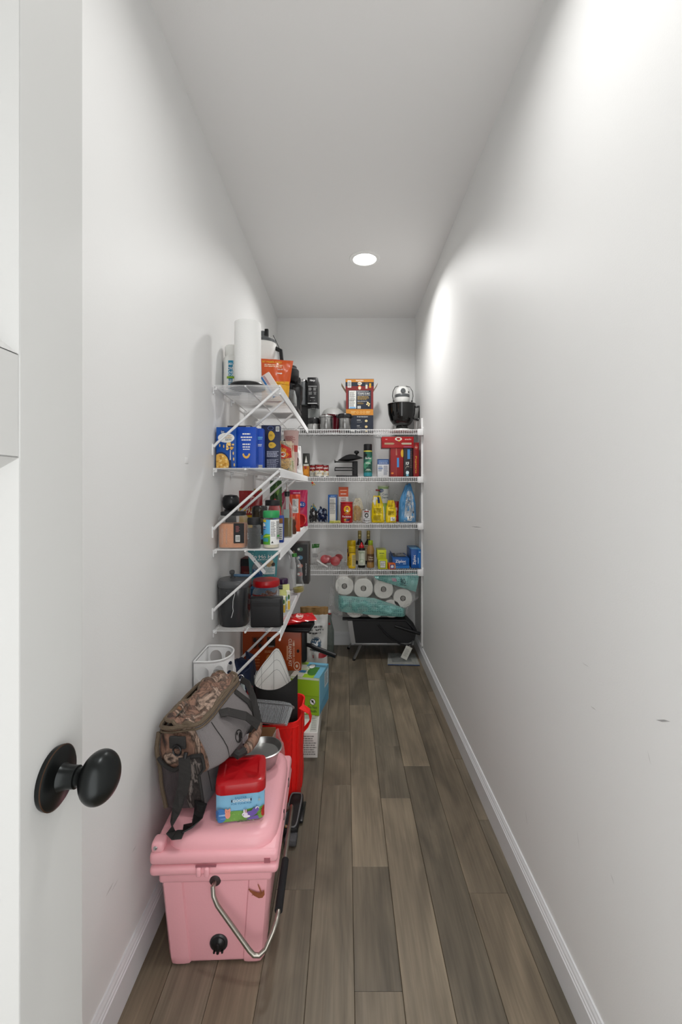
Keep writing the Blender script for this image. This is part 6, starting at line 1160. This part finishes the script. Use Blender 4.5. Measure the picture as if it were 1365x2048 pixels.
for x, y in ((-.185, -.10), (-.225, .105)):
    l = MB().tube([(x+.035, y, .13), (x-.028, y-.03 if y < 0 else y+.01, .006)], .009, SV, 4, flat=(.018, .012)).obj('leg', t)
    MB().lathe([(0, 0), (.011, 0), (.012, .012), (.008, .016), (0, .016)], BLK, 12, c=(x-.028, y-.03 if y < 0 else y+.01, 0)).obj('rubber_foot', l)
for x, y in ((.19, .10),):
    l = MB().tube([(x, y, .13), (x+.03, y+.005, .006)], .009, SV, 4, flat=(.018, .012)).obj('leg', t)
    MB().lathe([(0, 0), (.011, 0), (.012, .012), (.008, .016), (0, .016)], BLK, 12, c=(x+.03, y+.005, 0)).obj('rubber_foot', l)
MB().tube([(.10, -.128, .262), (.20, -.134, .232), (.292, -.14, .205)], [.010, .012, .012], BLK, 10).obj('side_handle', t)
MB().tube([(-.03, -.132, .275), (.02, -.14, .215), (.075, -.146, .165), (.14, -.148, .128), (.19, -.146, .118), (.225, -.14, .126), (.235, -.135, .15)], .0065, BLK, 8).obj('black_hose', t)
t2 = thing('paper_tag', 'white paper tag dangling from the black hose near the right wall', 'tag', (.478, 3.395, .112), ry=26, rz=0)
MB().box((0, -.004, -.045), (.050, .0012, .10), pm('tag_paper', '#d4d4cc', .6, bump=.3, bscale=40), 0).obj('tag_paper', t2); prints([('l', .15, .2, .85, .8, 6, '#a8a8a2')], front_of(.05, .10, -.0048, 0, -.095), 'small_print', t2)
MB().tube([(0, -.004, .0), (.004, -.006, .012), (-.004, -.003, .014), (0, -.004, .0)], .001, WHT, 5).obj('tie_string', t2)
# multipack of paper towels leaning on the stand
PR = pm('quilted_paper', '#e6e6e0', .8, bump=.3, bscale=120, var=.04)
def dotted():
    m = pm('teal_dotted_film', '#7fb8b2', .25); nt = m.node_tree; N = nt.nodes; L = nt.links; b = N['Principled BSDF']
    tc = N.new('ShaderNodeTexCoord'); v = N.new('ShaderNodeTexVoronoi'); v.inputs['Scale'].default_value = 75; v.inputs['Randomness'].default_value = .15; L.new(tc.outputs['Object'], v.inputs['Vector'])
    st = N.new('ShaderNodeMapRange'); st.inputs['From Min'].default_value = .24; st.inputs['From Max'].default_value = .34; L.new(v.outputs['Distance'], st.inputs['Value'])
    mx = N.new('ShaderNodeMix'); mx.data_type = 'RGBA'; L.new(st.outputs[0], mx.inputs['Factor']); mx.inputs[6].default_value = C('#2f6a70'); mx.inputs[7].default_value = C('#7fb8b2'); L.new(mx.outputs[2], b.inputs['Base Color'])
    n = N.new('ShaderNodeTexNoise'); n.inputs['Scale'].default_value = 22; L.new(tc.outputs['Object'], n.inputs['Vector'])
    bp = N.new('ShaderNodeBump'); bp.inputs['Strength'].default_value = .6; bp.inputs['Distance'].default_value = .012; L.new(n.outputs['Fac'], bp.inputs['Height']); L.new(bp.outputs[0], b.inputs['Normal'])
    return m
TEAL = dotted()
t = thing('paper_towel_pack', 'clear and teal wrapped multipack of paper towels lying on the black folding box', 'paper towels', (0, 3.58, 0))
rolls = [(-.010, .562, .070), (.136, .545, .073), (.290, .538, .073), (.438, .468, .073), (.072, .389, .070), (.222, .386, .070), (.352, .388, .068)]
for x, z, r in rolls:
    T_ = Matrix.Translation((x, -.135, z)) @ Matrix.Rotation(-PI/2, 4, 'X')
    o = MB().lathe([(.021, 0), (r-.004, 0), (r, .004), (r, .262), (r-.004, .266), (.021, .266), (.021, 0)], PR, 32, sq=2.25, T=T_).obj('paper_roll', t)
    MB().lathe([(.0212, -.0005), (.0185, -.0005), (.0185, .2)], pm('grey_core', '#8d8a84', .8), 18, T=T_, sx=.8).obj('cardboard_core', o)
    MB().lathe([(0, .05), (.0185, .05)], '#4a4845', 18, T=T_, sx=.8).obj('core_shadow', o) if False else None
def filmgrid(f, nu, nv, m, name):
    return MB().grid(lambda u, v: f(u, v), nu, nv, m).obj(name, t)
def band(u, v):                     # teal band across the lower row
    x = -.082+.545*u; top = .497-.010*u-.065*max(0, u-.55)/.45-.03*u; bot = .375-.035*min(1, u*1.6)-.03*max(0, u-.6)
    z = bot+(top-bot)*v; y = -.150-.012*math.sin(PI*v)+.008*noise.noise(Vector((x*22, z*26, 3)))+(.10*(max(0, .10-u)/.10)**2)+(.06*(max(0, u-.93)/.07)**2)
    return (x, y, z)
filmgrid(band, 40, 12, TEAL, 'teal_wrap')
def band2(u, v):                    # teal flap at the upper right, folded under the shelf
    a = Vector((.215, -.142, .640)).lerp(Vector((.565, -.135, .668)), u); b_ = Vector((.235, -.150, .615)).lerp(Vector((.535, -.148, .520)), u**.8)
    p = a.lerp(b_, v); p.y += .010*noise.noise(Vector((p.x*25, p.z*25, 8)))-.012*math.sin(PI*v); return tuple(p)
wf = filmgrid(band2, 24, 8, TEAL, 'teal_flap')
prints([('t', '80', .62, .50, .12, .36, '#2a3a40'), ('r', .54, .22, .70, .26, '#2a3a40'), ('r', .36, .40, .46, .7, '#c8a8b8')], lambda u, v, k: (lambda q: (q[0], q[1]-k-.002, q[2]))(band2(u, 1-v)), 'printed_mark', wf)
def topfilm(u, v):
    x = -.075+.64*u; z = .642+.028*u-.02*(1-u); return (x, -.14+.27*v, z+.008*noise.noise(Vector((x*15, v*5, 1))))
filmgrid(topfilm, 30, 10, FILM, 'clear_wrap')
def frontfilm(u, v):
    x = -.105+.66*u; z0 = .32+.14*max(0, u-.72)/.28; z1 = .640+.03*u; z = z0+(z1-z0)*v
    return (x, -.158+.012*noise.noise(Vector((x*14, z*14, 6)))+.04*(abs(2*v-1)**6)+.12*max(0, .08-u)/.08, z)
filmgrid(frontfilm, 40, 24, clearmat('wrinkled_wrap', '#ffffff', .05, .75, .1, bump=.7, bscale=30), 'clear_wrap')
crumple('loose_film_tail', '', '', (.455, -.12, .335), (.07, .06, .09), FILM, 71, amp=.5, parent=t, sub=3)
crumple('loose_film_tail', '', '', (-.108, -.09, .40), (.05, .08, .16), FILM, 72, amp=.4, parent=t, sub=3)
t = thing('zip_bag', 'flat clear zip bag with a blue edge lying on the floor by the right wall', 'zip bag', (.435, 3.44, .001), rz=-3)
MB().grid(lambda u, v: ((u-.5)*.24*(1-.12*v), (v-.5)*.24, .006+.010*math.sin(PI*u)*math.sin(PI*v)+.006*noise.noise(Vector((u*7, v*7, 2)))), 20, 20, clearmat('grey_film', '#d0d4d0', .08, .5, .15, bump=.6, bscale=40)).grid(lambda u, v: ((u-.5)*.24*(1-.12*v), (v-.5)*.24, .0008), 2, 2, clearmat('grey_film', '#d8dad8'), flip=True).obj('bag_film', t)
MB().box((0, -.118, .006), (.236, .008, .004), PLAST('#22406f'), .001).obj('blue_zip', t)
MB().box((-.01, .015, .0045), (.15, .13, .005), BLKM, .002, T=Matrix.Rotation(.08, 4, 'Z')).obj('dark_booklet', t)
